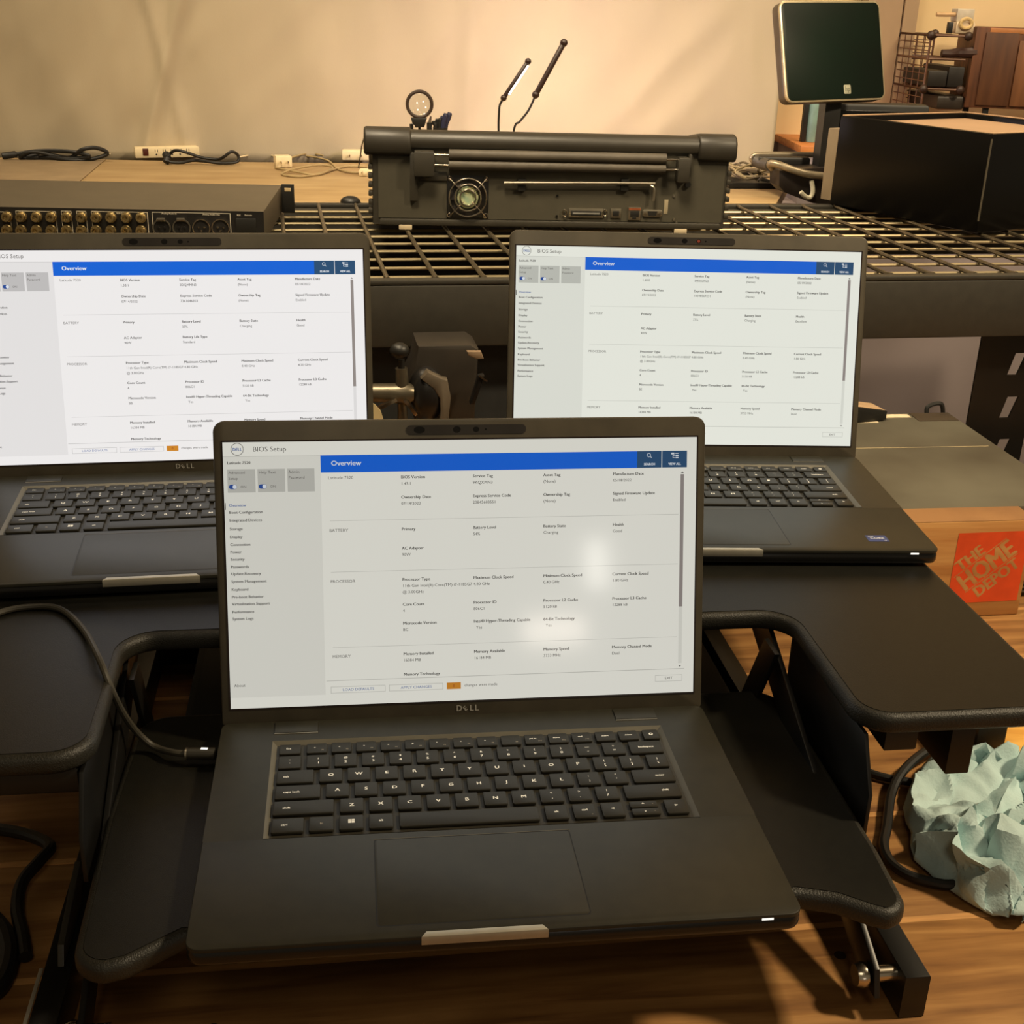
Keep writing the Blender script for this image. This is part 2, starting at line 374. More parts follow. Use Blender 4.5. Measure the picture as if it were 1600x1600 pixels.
# ------------------------------------------------------------------ laptops
UI_MENU = ['Overview', 'Boot Configuration', 'Integrated Devices', 'Storage', 'Display', 'Connection', 'Power', 'Security', 'Passwords', 'Update,Recovery', 'System Management', 'Keyboard', 'Pre-boot Behavior', 'Virtualization Support', 'Performance', 'System Logs']
MENU_Y = [590, 633, 682, 735, 785, 833, 879, 924, 971, 1015, 1063, 1113, 1160, 1204, 1254, 1297]
CX = [125.3, 177.3, 229.2, 281.1]
SW, SH, S0 = 344.2, 193.6, 10.0
def display(lid, D):
    """the lit panel and everything shown on it; x to the right, y up from the panel's lower edge"""
    tint = D['tint']; k = D['gain']; g = D['name']
    W = lambda v: tuple(tint[i]*v for i in range(3))+(1,)
    T = Matrix.Translation((-SW/2, 0, S0))@Matrix(((1, 0, 0, 0), (0, 0, -1, 0), (0, 1, 0, 0), (0, 0, 0, 1)))
    ro = D.get('gloss', .14)
    m = MB(); m.quad(0, SW, 0, SH, .35, T)
    p = m.build('display', glow('lit_white_'+g, W(1), k, ro), lid)
    Y = lambda y: SH-y
    def q(m, x0, x1, y0, y1, z): m.quad(x0, x1, Y(y1), Y(y0), z, T)
    m = MB(); q(m, 0, 68.2, 10, 185.5, .42); m.build('sidebar', glow('lit_sidebar_'+g, W(.90), k, ro), p)
    m = MB(); q(m, 68.2, 299.2, 10, 22.4, .46)
    m.build('header_bar', glow('lit_blue_'+g, (.0, .125, .70, 1), k*D['sat'], ro), p)
    m = MB(); q(m, 299.2, 317.6, 10, 22.4, .46); q(m, 318.1, 336.9, 10, 22.4, .46)
    m.build('header_button', glow('lit_navy_'+g, (.018, .075, .17, 1), k*D['sat'], ro), p)
    m = MB()
    for x0, x1 in ((2.7, 22.2), (23.8, 43.0), (44.7, 63.8)): q(m, x0, x1, 19.2, 35.8, .46)
    m.build('tile', glow('lit_tile_'+g, W(.60), k, ro), p)
    m = MB(); q(m, 332.2, 334.9, 27.5, 127.4, .46); m.build('scroll_bar', glow('lit_scroll_'+g, (.33, .29, .27, 1), k, ro), p)
    m = MB(); q(m, 156.9, 167.4, 179.7, 184.7, .46); m.build('orange_badge', glow('lit_orange_'+g, (.90, .34, .03, 1), k*.8, ro), p)
    # lines, switches, icons and lettering
    m = MB(); z = .52
    mats = [glow('ink_dark_'+g, (.035, .03, .028, 1), k, ro), glow('ink_mid_'+g, (.13, .12, .11, 1), k, ro), glow('ink_white_'+g, (.85, .9, .95, 1), k, ro),
            glow('ink_blue_'+g, (.08, .16, .42, 1), k, ro), glow('ink_line_'+g, W(.62), k, ro), glow('ink_switch_'+g, (.02, .08, .35, 1), k, ro), glow('ink_pale_'+g, W(.84), k, ro), glow('ink_orange_'+g, (.45, .12, .02, 1), k, ro)]
    def tx(s, x, ytop, cap, mi, bold=0, wide=.88, al='l'):
        m.mi = mi; cap *= 1.06; wide *= 1.19
        if len(s) > 32: wide = 51.0/(glyphs(s, bold)[2]*cap/.682)
        m.text(s, x, Y(ytop)-cap, cap, z, wide, bold, al, T)
    m.mi = 1
    for i in range(28):
        a0, a1 = 2*math.pi*i/28, 2*math.pi*(i+1)/28
        m._add([(10.1+r*math.cos(a), Y(5)-.0+r*math.sin(a), z) for r, a in ((4.1, a0), (4.5, a0), (4.5, a1), (4.1, a1))], [(0, 1, 2, 3)], T)
    tx('DELL', 10.1, 4.0, 2.0, 3, .02, .8, 'c'); tx('BIOS Setup', 20.8, 3.3, 3.2, 1, 0, .86)
    tx('Latitude 7520', 2.8, 13.6, 1.8, 0, .005)
    tx('Advanced', 3.4, 20.6, 1.8, 1); tx('Setup', 3.4, 24.7, 1.8, 1); tx('Help Text', 24.6, 20.6, 1.8, 1); tx('Admin', 45.4, 20.6, 1.8, 1); tx('Password', 45.4, 24.6, 1.8, 1)
    for x in (3.6, 24.4):
        m.mi = 5; m.prism(rpoly(x, x+5.6, Y(33.3), Y(30.1), 1.55, 4), z-.02, z, 0, T)
        m.mi = 2; m._add([(x+4+1.45*math.cos(2*math.pi*i/14), Y(31.7)+1.45*math.sin(2*math.pi*i/14), z+.03) for i in range(14)], [tuple(range(14))], T)
        tx('ON', x+8, 30.9, 1.6, 1)
    for s, yy in zip(UI_MENU, MENU_Y): tx(s, 3.1, 44+(yy-590)*.11627-.1, 1.85, 3 if s == 'Overview' else 0, .003)
    m.mi = 0; q(m, .3, .9, 43, 48, z)
    tx('About', 2.9, 175.3, 1.9, 0)
    tx('Overview', 75.6, 14.0, 3.3, 2, .012)
    tx('SEARCH', 308.4, 18.9, 1.6, 2, .03, .78, 'c'); tx('VIEW ALL', 327.6, 18.9, 1.6, 2, .03, .74, 'c')
    m.mi = 2
    for i in range(16):
        a0, a1 = 2*math.pi*i/16, 2*math.pi*(i+1)/16
        m._add([(308+r*math.cos(a), Y(13)+r*math.sin(a), z) for r, a in ((1.15, a0), (1.5, a0), (1.5, a1), (1.15, a1))], [(0, 1, 2, 3)], T)
    m._add([(308.9, Y(14.1), z), (309.2, Y(13.8), z), (310.4, Y(15.0), z), (310.1, Y(15.3), z)], [(0, 1, 2, 3)], T)
    for a in ((325, 327.2, 11.4, 12.6), (326, 326.5, 12.5, 15.3), (326, 328, 13.4, 13.8), (326, 328, 15, 15.4), (328, 330.4, 11.8, 12.2), (328.2, 330.4, 13.2, 14.2), (328.2, 330.4, 14.8, 15.6)): q(m, *a, z)
    tx('Latitude 7520', 73.2, 25.2, 2.0, 1); tx('BATTERY', 73.4, 63.3, 2.0, 1); tx('PROCESSOR', 73.4, 100.6, 2.0, 1); tx('MEMORY', 73.6, 156.2, 2.0, 1)
    rows = [(25.4, ['BIOS Version', 'Service Tag', 'Asset Tag', 'Manufacture Date'], [D['bios'], D['svc'], '(None)', D['made']]),
            (39.9, ['Ownership Date', 'Express Service Code', 'Ownership Tag', 'Signed Firmware Update'], [D['owned'], D['exp'], '(None)', 'Enabled']),
            (63.2, ['Primary', 'Battery Level', 'Battery State', 'Health'], ['', D['batt'], 'Charging', D['health']]),
            (77.3, ['AC Adapter'] + (['Battery Life Type'] if 'life' in D else []), ['90W', D.get('life', '')]),
            (100.3, ['Processor Type', 'Maximum Clock Speed', 'Minimum Clock Speed', 'Current Clock Speed'], ['11th Gen Intel(R) Core(TM) i7-1185G7', '4.80 GHz', '0.40 GHz', D['clk']]),
            (118.8, ['Core Count', 'Processor ID', 'Processor L2 Cache', 'Processor L3 Cache'], ['4', '806C1', '5120 kB', '12288 kB']),
            (132.9, ['Microcode Version', 'Intel® Hyper-Threading Capable', '64-Bit Technology'], [D['ucode'], '  Yes', '  Yes']),
            (155.8, ['Memory Installed', 'Memory Available', 'Memory Speed', 'Memory Channel Mode'], ['16384 MB', '16184 MB', '3733 MHz', 'Dual'])]
    for y, la, va in rows:
        for i, s in enumerate(la): tx(s, CX[i], y, 2.0, 0, .006, .86)
        for i, s in enumerate(va):
            if s: tx(s, CX[i], y+4.75, 1.95, 0, 0, .80 if len(s) > 20 else .86)
    tx('@ 3.00GHz', CX[0], 109.7, 1.95, 0); tx('Memory Technology', CX[0], 171.2, 2.0, 0, .006, .86)
    tx('LOAD DEFAULTS', 92, 181.2, 1.8, 3, 0, .9, 'c'); tx('APPLY CHANGES', 134.4, 181.2, 1.8, 3, 0, .9, 'c'); tx('0', 162.1, 181.2, 1.9, 7, .02, .9, 'c')
    tx('changes were made', 170, 181.0, 1.9, 1); tx('EXIT', 325, 181.2, 1.8, 1, 0, .9, 'c')
    m.mi = 4
    for y in (57.2, 94.7, 150.4): q(m, 74, 331, y, y+.28, z-.03)
    m.mi = 6; q(m, 332.2, 334.9, 127.4, 171, z-.04)
    m.mi = 4; q(m, 0, 68.2, 10, 10.3, z-.02)
    m.mi = 4; q(m, 69, 337, 175.0, 175.45, z-.03)
    for x0, x1, mm in ((72, 111.8, 3), (114.5, 154.2, 3), (314.6, 335.5, 1)): m.mi = 4; m.rect_line(x0, x1, Y(184.7), Y(179.7), .35, z, T)
    m.mi = 1; m._add([(332.4, Y(26.6), z), (334.7, Y(26.6), z), (333.5, Y(25.4), z)], [(0, 1, 2)], T); m._add([(332.4, Y(172.6), z), (334.7, Y(172.6), z), (333.5, Y(173.8), z)], [(0, 2, 1)], T)
    m.build('screen_text', mats, p)
P_ = 19.0
def key_table():
    """(x centre, y centre, width, depth, legends) legends: (text, dx, dy, cap, dim)"""
    K = []
    def row(y, d, items):
        for x0, x1, leg in items: K.append(((x0+x1)/2, y, x1-x0, d, leg))
    fx = [(-136, -121)] + [(-117+17.25*i, -117+17.25*i+14.2) for i in range(0, 14)] + [(125.2, 137)]
    fl = ['Esc', 'F1', 'F2', 'F3', 'F4', 'F5', 'F6', 'F7', 'F8', 'F9', 'prt sc', 'home', 'end', 'insert', 'delete', 'pw']
    it = []
    for (a, b), s in zip(fx, fl):
        if s == 'pw': L = [('RING', 0, -.9, 2.2, 0)]
        elif s[0] == 'F': L = [('<' if s in ('F1', 'F2', 'F3') else ('*' if s in ('F6', 'F7') else '#' if s in ('F5',) else '='), -1.5, -.4, 1.5, 0), (s, 4, -3.4, 1.2, 1)] if s != 'F9' else [(s, 4, -3.4, 1.2, 1)]
        elif s == 'Esc': L = [(s, -1, -.6, 1.8, 0)]
        elif s in ('prt sc', 'home', 'end'): L = [(s, -1.2, -.2, 1.5, 0), ({'prt sc': 'F10', 'home': 'F11', 'end': 'F12'}[s], 3.6, -3.6, 1.2, 1)]
        else: L = [(s, 0, -.6, 1.5, 0)]
        it.append((a, b, L))
    row(191.4, 12.2, it)
    two = lambda a, b: [(a, 0, 1.6, 2.0, 0), (b, 0, -3.7, 2.4, 0)]
    cx = lambda i, y0=0: -100.1+P_*i
    it = [(-136, -120.4, two('–', '`'))]
    for i, (a, b) in enumerate(zip('!@#$%^&*()—+', '1234567890-=')): c = cx(-.5+i)+.8; it.append((c-7.8, c+7.8, two(a, b)))
    it.append((111.8, 135.6, [('backspace', 0, -1, 1.9, 0)])); row(175.3, 15.2, it)
    it = [(-136.3, -111.3, [('tab', -6, -1.2, 2.0, 0)])]
    for i, a in enumerate('QWERTYUIOP'): c = cx(i)+.3; it.append((c-7.8, c+7.8, [(a, 0, -1.4, 3.0, 0)]))
    for i, (a, b) in enumerate((('{', '['), ('}', ']'))): c = cx(10+i)+.3; it.append((c-7.8, c+7.8, two(a, b)))
    it.append((120.8, 135.6, two('|', '\\'))); row(157.6, 15.2, it)
    it = [(-136.5, -106.5, [('caps lock', -4, -1.2, 2.0, 0)])]
    for i, a in enumerate('ASDFGHJKL'): c = cx(.25+i)+.2; it.append((c-7.8, c+7.8, [(a, 0, -1.4, 3.0, 0)]))
    for i, (a, b) in enumerate(((':', ';'), ('"', "'"))): c = cx(9.25+i)+.2; it.append((c-7.8, c+7.8, two(a, b)))
    it.append((106.6, 135.6, [('enter', 4.5, -1.0, 2.0, 0)])); row(139.8, 15.0, it)
    it = [(-136.9, -97.3, [('shift', -11, -1.2, 2.0, 0)])]
    for i, a in enumerate('ZXCVBNM'): c = cx(.75+i)+.1; it.append((c-7.8, c+7.8, [(a, 0, -1.4, 3.0, 0)]))
    for i, (a, b) in enumerate((('<', ','), ('>', '.'), ('?', '/'))): c = cx(7.75+i)+.1; it.append((c-7.8, c+7.8, two(a, b)))
    it.append((97.2, 135.6, [('shift', 9, -.8, 2.0, 0)])); row(122.2, 15.0, it)
    it = [(-137, -116.3, [('ctrl', -2.2, -.8, 2.1, 0)]), (-113.1, -97.2, [('fn', 0, -.8, 1.8, 1)]), (-93.9, -78.2, [('WIN', 0, 0, 0, 0)]), (-74.8, -59.2, [('alt', 0, -.6, 2.0, 0)]), (-55.2, 36, []),
          (40.2, 55.2, [('alt', 0, -.6, 2.0, 0)]), (58.9, 74, [('ctrl', 0, -.2, 2.0, 0), ('=', 4.6, -5, 1.3, 1)]), (78, 93, [('<', 0, -.6, 2.6, 0)]), (121, 135.9, [('>', 0, -.2, 2.6, 0)])]
    row(103.6, 15.0, it)
    K.append((107.1, 107.6, 19, 6.8, [('^', -.5, -1.0, 2.4, 0), ('=', 6, -.6, 1.1, 1)])); K.append((107.1, 99.7, 19, 6.8, [('v', -.5, -.9, 2.0, 0), ('=', 6, -.6, 1.1, 1)]))
    return K
KEYM = []
for (x, y, kw, kd, leg) in key_table():
    m = MB(); m.box(-kw/2, kw/2, -kd/2, kd/2, 12.6, 15.1, .7, r=1.3)
    for s, dx, dy, cap, dim in leg:
        m.mi = 1+dim
        if s == 'WIN':
            for a in (-2.05, .15):
                for b in (-1.9, .15): m.quad(a, a+1.9, b+1, b+2.7, 15.16)
        elif s == 'RING':
            for i in range(16):
                a0, a1 = 2*math.pi*i/16, 2*math.pi*(i+1)/16
                m._add([(r*math.cos(a), r*math.sin(a), 15.16) for r, a in ((.7, a0), (1.5, a0), (1.5, a1), (.7, a1))], [(0, 1, 2, 3)])
        else: m.text(s, dx, dy, cap, 15.16, 1.12 if cap > 2.3 else 1.0, .002, 'c')
    me = m.mesh('key')
    for f in me.polygons: f.use_smooth = True
    me.set_sharp_from_angle(angle=R(35))
    for q in (key_m, legend_m, legend_d): me.materials.append(q)
    KEYM.append((x, y, me))
LAPS = {}
def laptop(D):
    fr = Frame(D['x'], D['y'], D['z'], math.degrees(D['yaw']))
    t = thing('laptop', D['label'], 'laptop', fr, 'open grey laptops on the desk riser')
    # base
    m = MB()
    m.mi = 1; m.box(-178.5, 178.5, -6, 229, 2.2, 12.4, 3, r=8)
    m.mi = 0
    y0, y1, xa = 90.6, 202.5, 141.3
    m.prism(rpoly(-178.5, 178.5, -6.2, y0, 0, rs=(0, 0, 8, 8)), 12.4, 15, .6, edges='top'); m.prism(rpoly(-178.5, 178.5, y1, 229, 0, rs=(8, 8, 0, 0)), 12.4, 15)
    m.box(-178.5, -xa, y0-.6, y1, 12.4, 15); m.box(xa, 178.5, y0-.6, y1, 12.4, 15)
    base = m.build('base', [laptop_m, laptop_d], t, 30)
    for x, y in ((-150, 12), (150, 12), (-150, 205), (150, 205)):
        m = MB(); m.box(x-15, x+15, y-4, y+4, 0, 2.4, .5, r=3); m.build('rubber_foot', rubber, base)
    m = MB(); m.quad(-xa, xa, y0, y1, 12.5); m.build('keyboard_deck', mat('key_deck', srgb(46, 43, 35), .5), base)
    m = MB()
    for a, b, c, d in ((-xa, y0, xa, y0), (xa, y0, xa, y1), (xa, y1, -xa, y1), (-xa, y1, -xa, y0)):
        pass
    o1 = [(-xa, y0), (xa, y0), (xa, y1), (-xa, y1)]; i1 = [(-xa+3.4, y0+3.2), (xa-3.4, y0+3.2), (xa-3.4, y1-3), (-xa+3.4, y1-3)]
    m._add([(p[0], p[1], 15.03) for p in o1]+[(p[0], p[1], 12.55) for p in i1], [(i, (i+1) % 4, 4+(i+1) % 4, 4+i) for i in range(4)])
    m.build('keyboard_rim', rim_m, base)
    m = MB(); m.box(-71.6, 52.4, 4.2, 83.6, 14.2, 15.08, .25, r=2.5); tp = m.build('touchpad', laptop_m, t)
    m = MB(); m.prism(rpoly(-72.2, 53, 3.6, 84.2, 2.6), 14.2, 15.03); m.build('touchpad_gap', mat('touchpad_gap', srgb(14, 13, 12), .5), tp)
    m = MB(); m.box(-72.2, 53, 84.0, 84.5, 14.5, 15.12); m.build('touchpad_edge', rim_m, tp)
    m = MB(); m.prism([(-47, -6.9), (26, -6.9), (23, -2.5), (-44, -2.5)], 9, 15.4, .5); m.build('finger_notch', mat('notch_metal', srgb(190, 184, 168), .4, .5), base)
    m = MB(); m.box(153, 160, -6.6, -6, 11.6, 12.9); m.build('status_light', mat('status_light', srgb(255, 255, 250), .5, emit=(1, 1, .95, 1), estr=.9), base)
    for x, y, me in KEYM:
        k = bpy.data.objects.new('key', me); C.objects.link(k); k.parent = t; k.location = (x*S, y*S, 0)
    for x in (-125, 125):
        m = MB(); m.box(x-15.6, x+15.6, 211.6, 226, 13, 16.2, .8); hg = m.build('hinge', laptop_m, t); m = MB(); m.box(x-15.6, x+15.6, 211, 212, 14, 15.6, .2); m.build('hinge_edge', brushed, hg)
    # ports on the left side
    for y in (150, 168, 190): m = MB(); m.box(-178.9, -178.2, y-4.5, y+4.5, 6.5, 9.5, .5); m.build('side_port', black, base)
    # lid
    lid = bpy.data.objects.new('lid_pivot', None)
    m = MB(); T = Matrix(((1, 0, 0, 0), (0, 0, -1, 0), (0, 1, 0, 0), (0, 0, 0, 1)))
    m.prism(rpoly(-178.7, 178.7, -4, 218.6, 0, rs=(8, 8, 4, 4), n=6), -6.5, 0, 1.2, T)
    lid = m.build('lid', bezel_m, t, 40); lid.location = (0, 228.25*S, 16*S); lid.rotation_euler = (-D['tilt'], 0, 0)
    m = MB()
    for x0, x1, a, b in ((-SW/2-1.2, SW/2+1.2, S0-1.4, S0), (-SW/2-1.2, SW/2+1.2, S0+SH, S0+SH+1.2), (-SW/2-1.2, -SW/2, S0, S0+SH), (SW/2, SW/2+1.2, S0, S0+SH)): m.quad(x0, x1, a, b, .3, T)
    m.build('screen_border', mat('screen_border', srgb(30, 17, 13), .3), lid)
    m = MB(); m.prism(rpoly(-42.5, 44.5, 207.6, 214.4, 3.3), -.2, .3, 0, T); m.mi = 1
    for x, r in ((-33, 3.0), (-6, 2.8), (8, 2.3), (15, .8)):
        m._add([((x+r*math.cos(2*math.pi*i/18)*(1.35 if x == -33 else 1)), 211+r*.85*math.sin(2*math.pi*i/18), .36+(.05 if 0 else 0)) for i in range(18)], [tuple(range(18))], T)
    m.build('webcam_bar', [mat('webcam_bar', srgb(44, 40, 36), .35), mat('lens_black', srgb(10, 9, 9), .15)], lid)
    if D.get('shutter'): m = MB(); m._add([(8+1.5*math.cos(2*math.pi*i/18), 211+1.4*math.sin(2*math.pi*i/18), .45) for i in range(18)], [tuple(range(18))], T); m.build('shutter_mark', mat('shutter_red', srgb(120, 50, 34), .4), lid)
    m = MB(); kx = -8.2
    m.text('D', kx, 2.0, 4.4, .45, .9, .012, 'l', T); m.text('E', kx+6.7, 1.7, 3.5, .45, .95, .012, 'l', T, R(38)); m.text('L', kx+9.9, 2.0, 4.4, .45, .95, .012, 'l', T); m.text('L', kx+13.7, 2.0, 4.4, .45, .95, .012, 'l', T)
    m.build('brand_logo', mat('logo_silver', srgb(178, 174, 166), .4, .3), lid)
    display(lid, D)
    if D.get('sticker'):
        m = MB(); m.box(123, 141, 12.5, 26, 15, 15.12, 0, r=.8); m.mi = 1; m.text('CORE', 132, 18.2, 3.2, 15.2, 1.0, .02, 'c'); m.text('intel', 125, 22.6, 1.9, 15.2, 1.0, .02); m.text('i7', 138, 13.4, 2, 15.2, 1, .02, 'c')
        m.build('sticker', [mat('sticker_blue', srgb(40, 66, 128), .35), mat('sticker_white', srgb(220, 225, 235), .5)], t)
    return t
FRONT = dict(name='front', x=2.23, y=574.27, yaw=.1344, tilt=.268, z=0, tint=(1, .985, .885), gain=.62, sat=1.15, gloss=.09, bios='1.43.1', svc='9KQXMN3', made='05/18/2022', owned='07/14/2022', exp='20845603551', batt='54%', health='Good', clk='1.80 GHz', ucode='BC',
             label='open grey laptop in front on the lower keyboard tray, its whole keyboard visible')
LEFT = dict(name='left', x=-267.55, y=875.74, yaw=.18723, tilt=.15339, z=HT, tint=(1, .975, .965), gain=.84, sat=1.1, bios='1.38.1', svc='3DQXMN3', made='05/18/2022', owned='07/14/2022', exp='7361646303', batt='37%', health='Good', life='Standard', clk='4.30 GHz', ucode='BB',
            label='open grey laptop on the left of the upper platform, its screen the brightest')
RIGHT = dict(name='right', x=185.69, y=963.64, yaw=.06579, tilt=.23603, z=HT, tint=(.985, 1, .90), gain=.76, sat=1.1, shutter=1, sticker=1, bios='1.40.0', svc='4MXNPN3', made='05/19/2022', owned='07/19/2022', exp='10048569231', batt='77%', health='Excellent', clk='1.80 GHz', ucode='BE',
             label='grey laptop on the right of the upper platform with blue palm rest sticker')
for D in (FRONT, LEFT, RIGHT): laptop(D)

# ------------------------------------------------------------------ storage rack behind the bench
RK = Frame(-187, 1563, 0, 11.2); DZ = 175
def rack():
    t = thing('storage_rack', 'black steel rack with open wire deck behind the laptops', 'rack', RK)
    x0, x1, D = -1150, 1520, 640
    rm = mat('rack_steel', srgb(50, 47, 40), .5, vary=.08, scale=60, bump=.1, bscale=900)
    for y, s in ((0, 1), (D, -1)):
        m = MB(); m.box(x0, x1, min(y, y+38*s), max(y, y+38*s), 87, 168, 2.5); m.box(x0, x1, min(y, y+16*s), max(y, y+16*s), 168, DZ, 2)
        m.build('beam', rm, t)
    wm = mat('wire_highlit', srgb(188, 172, 136), .3, .7, vary=.05); wd = mat('wire_dark', srgb(98, 88, 70), .4, .6)  # long wires painted brighter to carry their highlights
    m = MB(); 
    y = 55.4
    while y < D-20: m.tube([(x0, y, DZ-8.5), (x1, y, DZ-8.5)], 2.4, 8, smooth=1); y += 59.6
    m.build('long_wires', wm, t)
    m = MB(); x = 22.6-62.9*18
    while x < x1: m.tube([(x, 14, DZ-1.5), (x, 30, DZ-3.2), (x, D-30, DZ-3.2), (x, D-14, DZ-1.5)], 3.1, 8, smooth=1); x += 62.9
    m.build('cross_wires', wd, t)
    # uprights with slots
    for ux, uy in ((915, 42), (x1-100, D-80), (x0+60, 42), (x0+60, D-80)):
        m = MB(); n = 34
        m.box(ux+66, ux+69, uy, uy+16, -995, 160); m.box(ux-30, ux+3, uy, uy+3, -995, 160)
        # slotted face looking at the bench
        w0, w1 = ux+3, ux+66
        TY = Matrix(((1, 0, 0, 0), (0, 0, 1, uy), (0, 1, 0, 0), (0, 0, 0, 1)))
        for k in range(n):
            z = -980+k*66.5
            if z+66.5 > 160: break
            m.prism([(w0, z), (w0+18, z), (w0+26, z+33), (w0, z+33)], 0, 3, 0, TY); m.prism([(w0+34, z), (w1, z), (w1, z+33), (w0+44, z+33)], 0, 3, 0, TY)
            m.box(w0, w1, uy, uy+3, z+33, z+66.5)
        m.box(w0, w1, uy, uy+3, z, 160)
        m.build('upright', steel_b, t)
    return t
rack()

# ------------------------------------------------------------------ far table with its clutter
TBZ = 163
FT = Frame(-187, 1563, 0, 11.2)
def far_table():
    t = thing('work_table', 'tan plywood table standing behind the wire rack', 'table', FT)
    ply = mat('plywood', srgb(172, 146, 104), .6, col2=srgb(148, 120, 80), scale=7, stretch=(1, 3, 3), lo=.3, hi=.75)
    m = MB(); m.prism([(-1500, 665), (800, 665)]+[tuple(FT.l(Vector(p+(0,)))[:2]) for p in ((610, 2893), (200, 2905), (-200, 2868), (-700, 2780), (-1130, 2735), (-1600, 2690))]+[(-1500, 1200)], TBZ-22, TBZ, 1); m.build('table_top', ply, t)
    for x in (-1450, 420):
        for y in (690, 1080): l = MB(); l.box(x, x+45, y, y+45, -995, TBZ-22, 1); l.build('leg', ply, t)
    m = MB(); m.box(-1400, 790, 668, 686, TBZ-262, TBZ-22); m.build('darkening_panel', mat('darkening_black', srgb(24, 20, 18), .6), t)  # black panel added to keep the gaps between the deck wires dark
far_table()
def flat(name, label, cat, pts, z, th, m_, group=None, bev=.5, rot=None):
    """flat sheet whose outline is given by picture points lying on the level z"""
    P = [atz(px, py, z) for px, py in pts]; c = sum(P, Vector())/len(P); fr = Frame(c.x, c.y, z)
    m = MB(); m.prism([(p.x-c.x, p.y-c.y) for p in P], 0, th, bev); o = m.build(name, m_); put(o, fr); tag(o, label, cat, group); return o
flat('board_sheet', 'thin grey sheet lying on the tan table at the far left', 'sheet', [(-160, 251), (165, 250), (118, 290), (-160, 300)], TBZ+.2, 2, mat('grey_sheet', srgb(142, 122, 94), .6, vary=.1, scale=20))
def cable(name, label, pts, r, m_, cat='cable', ends=None, group=None, plane=None):
    """pts: (px, py, level) points on their own level above the tray plane"""
    P = [atz(a, b, z) for a, b, z in pts] if not plane else [aty(a, b, plane+(a-pts[0][0])*.16+8*math.sin(i*1.7)) for i, (a, b, z) in enumerate(pts)]
    if plane: lo = min(p.z for p in P); P = [Vector((p.x, p.y, p.z+max(0, TBZ+r+.3-p.z))) for p in P]
    c = P[0].copy(); fr = Frame(c.x, c.y, c.z); t = None
    m = MB(); m.tube([p-c for p in P], r, 10)
    if ends:
        t = thing(name, label, cat, fr, group); m.build('cord', m_, t)
        for nm, k, ln, rr, mm in ends:
            a, b = (P[0], P[1]) if k == 0 else (P[-1], P[-2]); d = (a-b).normalized(); e = MB()
            e.lathe(a-c-d*2, a-c+d*ln, [(0, 0), (rr*.7, 0), (rr, .12), (rr, .95), (rr*.8, 1), (0, 1)], 16); e.build(nm, mm, t)
        return t
    o = m.build(name, m_); put(o, fr); tag(o, label, cat, group); return o
z = TBZ+7
cable('extension_cable', 'black power cord coiled in loops on the grey sheet', [(25, 241, z), (60, 236, z), (110, 237, z), (140, 245, z), (90, 251, z), (45, 252, z), (32, 244, z+4), (50, 237, z+6), (85, 243, z+8), (110, 246, z+6), (128, 234, z+6), (150, 231, z+4), (168, 240, z), (140, 249, z), (105, 250, z), (80, 246, z), (60, 246, z+4)], 4.2, rubber, ends=[('plug', 0, 28, 7, rubber), ('connector', 1, 40, 9, rubber)], plane=atz(25, 251, TBZ).y)
cable('extension_cable', 'black power cord looped in front of the white power strip', [(262, 248, z), (266, 240, z), (275, 235, z), (290, 238, z+3), (315, 246, z+4), (340, 249, z), (350, 245, z), (362, 237, z), (372, 243, z), (370, 253, z), (345, 255, z), (320, 252, z), (300, 251, z), (284, 254, z), (265, 253, z), (262, 247, z+2)], 3.2, rubber, ends=[('plug', 1, 14, 8, rubber), ('connector', 0, 10, 7, rubber)], plane=atz(262, 257, TBZ).y)
def power_strip():
    a = atz(212, 248, TBZ); b = atz(312, 246, TBZ); d = b-a; fr = Frame(a.x, a.y, TBZ, math.degrees(math.atan2(d.y, d.x))); L = d.length
    wp = mat('white_plastic', srgb(226, 208, 168), .45, vary=.04)
    t = thing('power_strip', 'white six-outlet power strip with a dark switch on the far table', 'power strip', fr)
    m = MB(); m.box(0, L, 0, 22, 0, 24, 4); m.box(2, L-2, 20, 36, 0, 22, 4); m.build('housing', wp, t)
    m = MB(); m.box(16, 28, -1.5, 1, 6, 21, .6); m.build('switch', mat('switch_brown', srgb(74, 26, 16), .4), t)
    for i in range(5):
        m = MB(); x = 42+i*17
        for dx in (0, 5): m.box(x+dx, x+dx+1.3, -.4, .5, 13, 19)
        m.cyl((x+3, -.4, 8), (x+3, .5, 8), 1.8, n=10); m.build('outlet', black, t)
power_strip()
wp = MATS['white_plastic']
cable('white_cord', 'thin white cord trailing from the power strip along the table', [(165, 241, TBZ+3), (190, 239, TBZ+3), (214, 240, TBZ+3)], 1.8, wp)
cable('white_cord', 'thin white cord between the black cord and pale plug pile', [(372, 246, TBZ+3), (400, 241, TBZ+3), (425, 243, TBZ+3), (436, 248, TBZ+3)], 1.8, wp)
cable('white_cord', 'tangled pale cords heaped beside the black printer', [(430, 262, z-4), (460, 268, z-2), (495, 273, z-4), (520, 262, z-2), (500, 258, z), (465, 263, z), (440, 272, z-4), (470, 276, z-4), (505, 270, z-4), (540, 260, z-4), (575, 262, z-4), (560, 270, z-4), (530, 265, z-4), (510, 250, z-4), (470, 243, z-4), (445, 250, z), (480, 240, z), (505, 243, z)], 2.2, mat('pale_cord', srgb(160, 140, 100), .55))
def block(name, label, cat, px, py, lev, w, d, hh, yaw, m_, bev=2, r=0, group=None):
    p = atz(px, py, lev); fr = Frame(p.x, p.y, lev, yaw); m = MB(); m.box(-w/2, w/2, 0, d, 0, hh, bev, r=r); o = m.build(name, m_); put(o, fr); tag(o, label, cat, group); return o
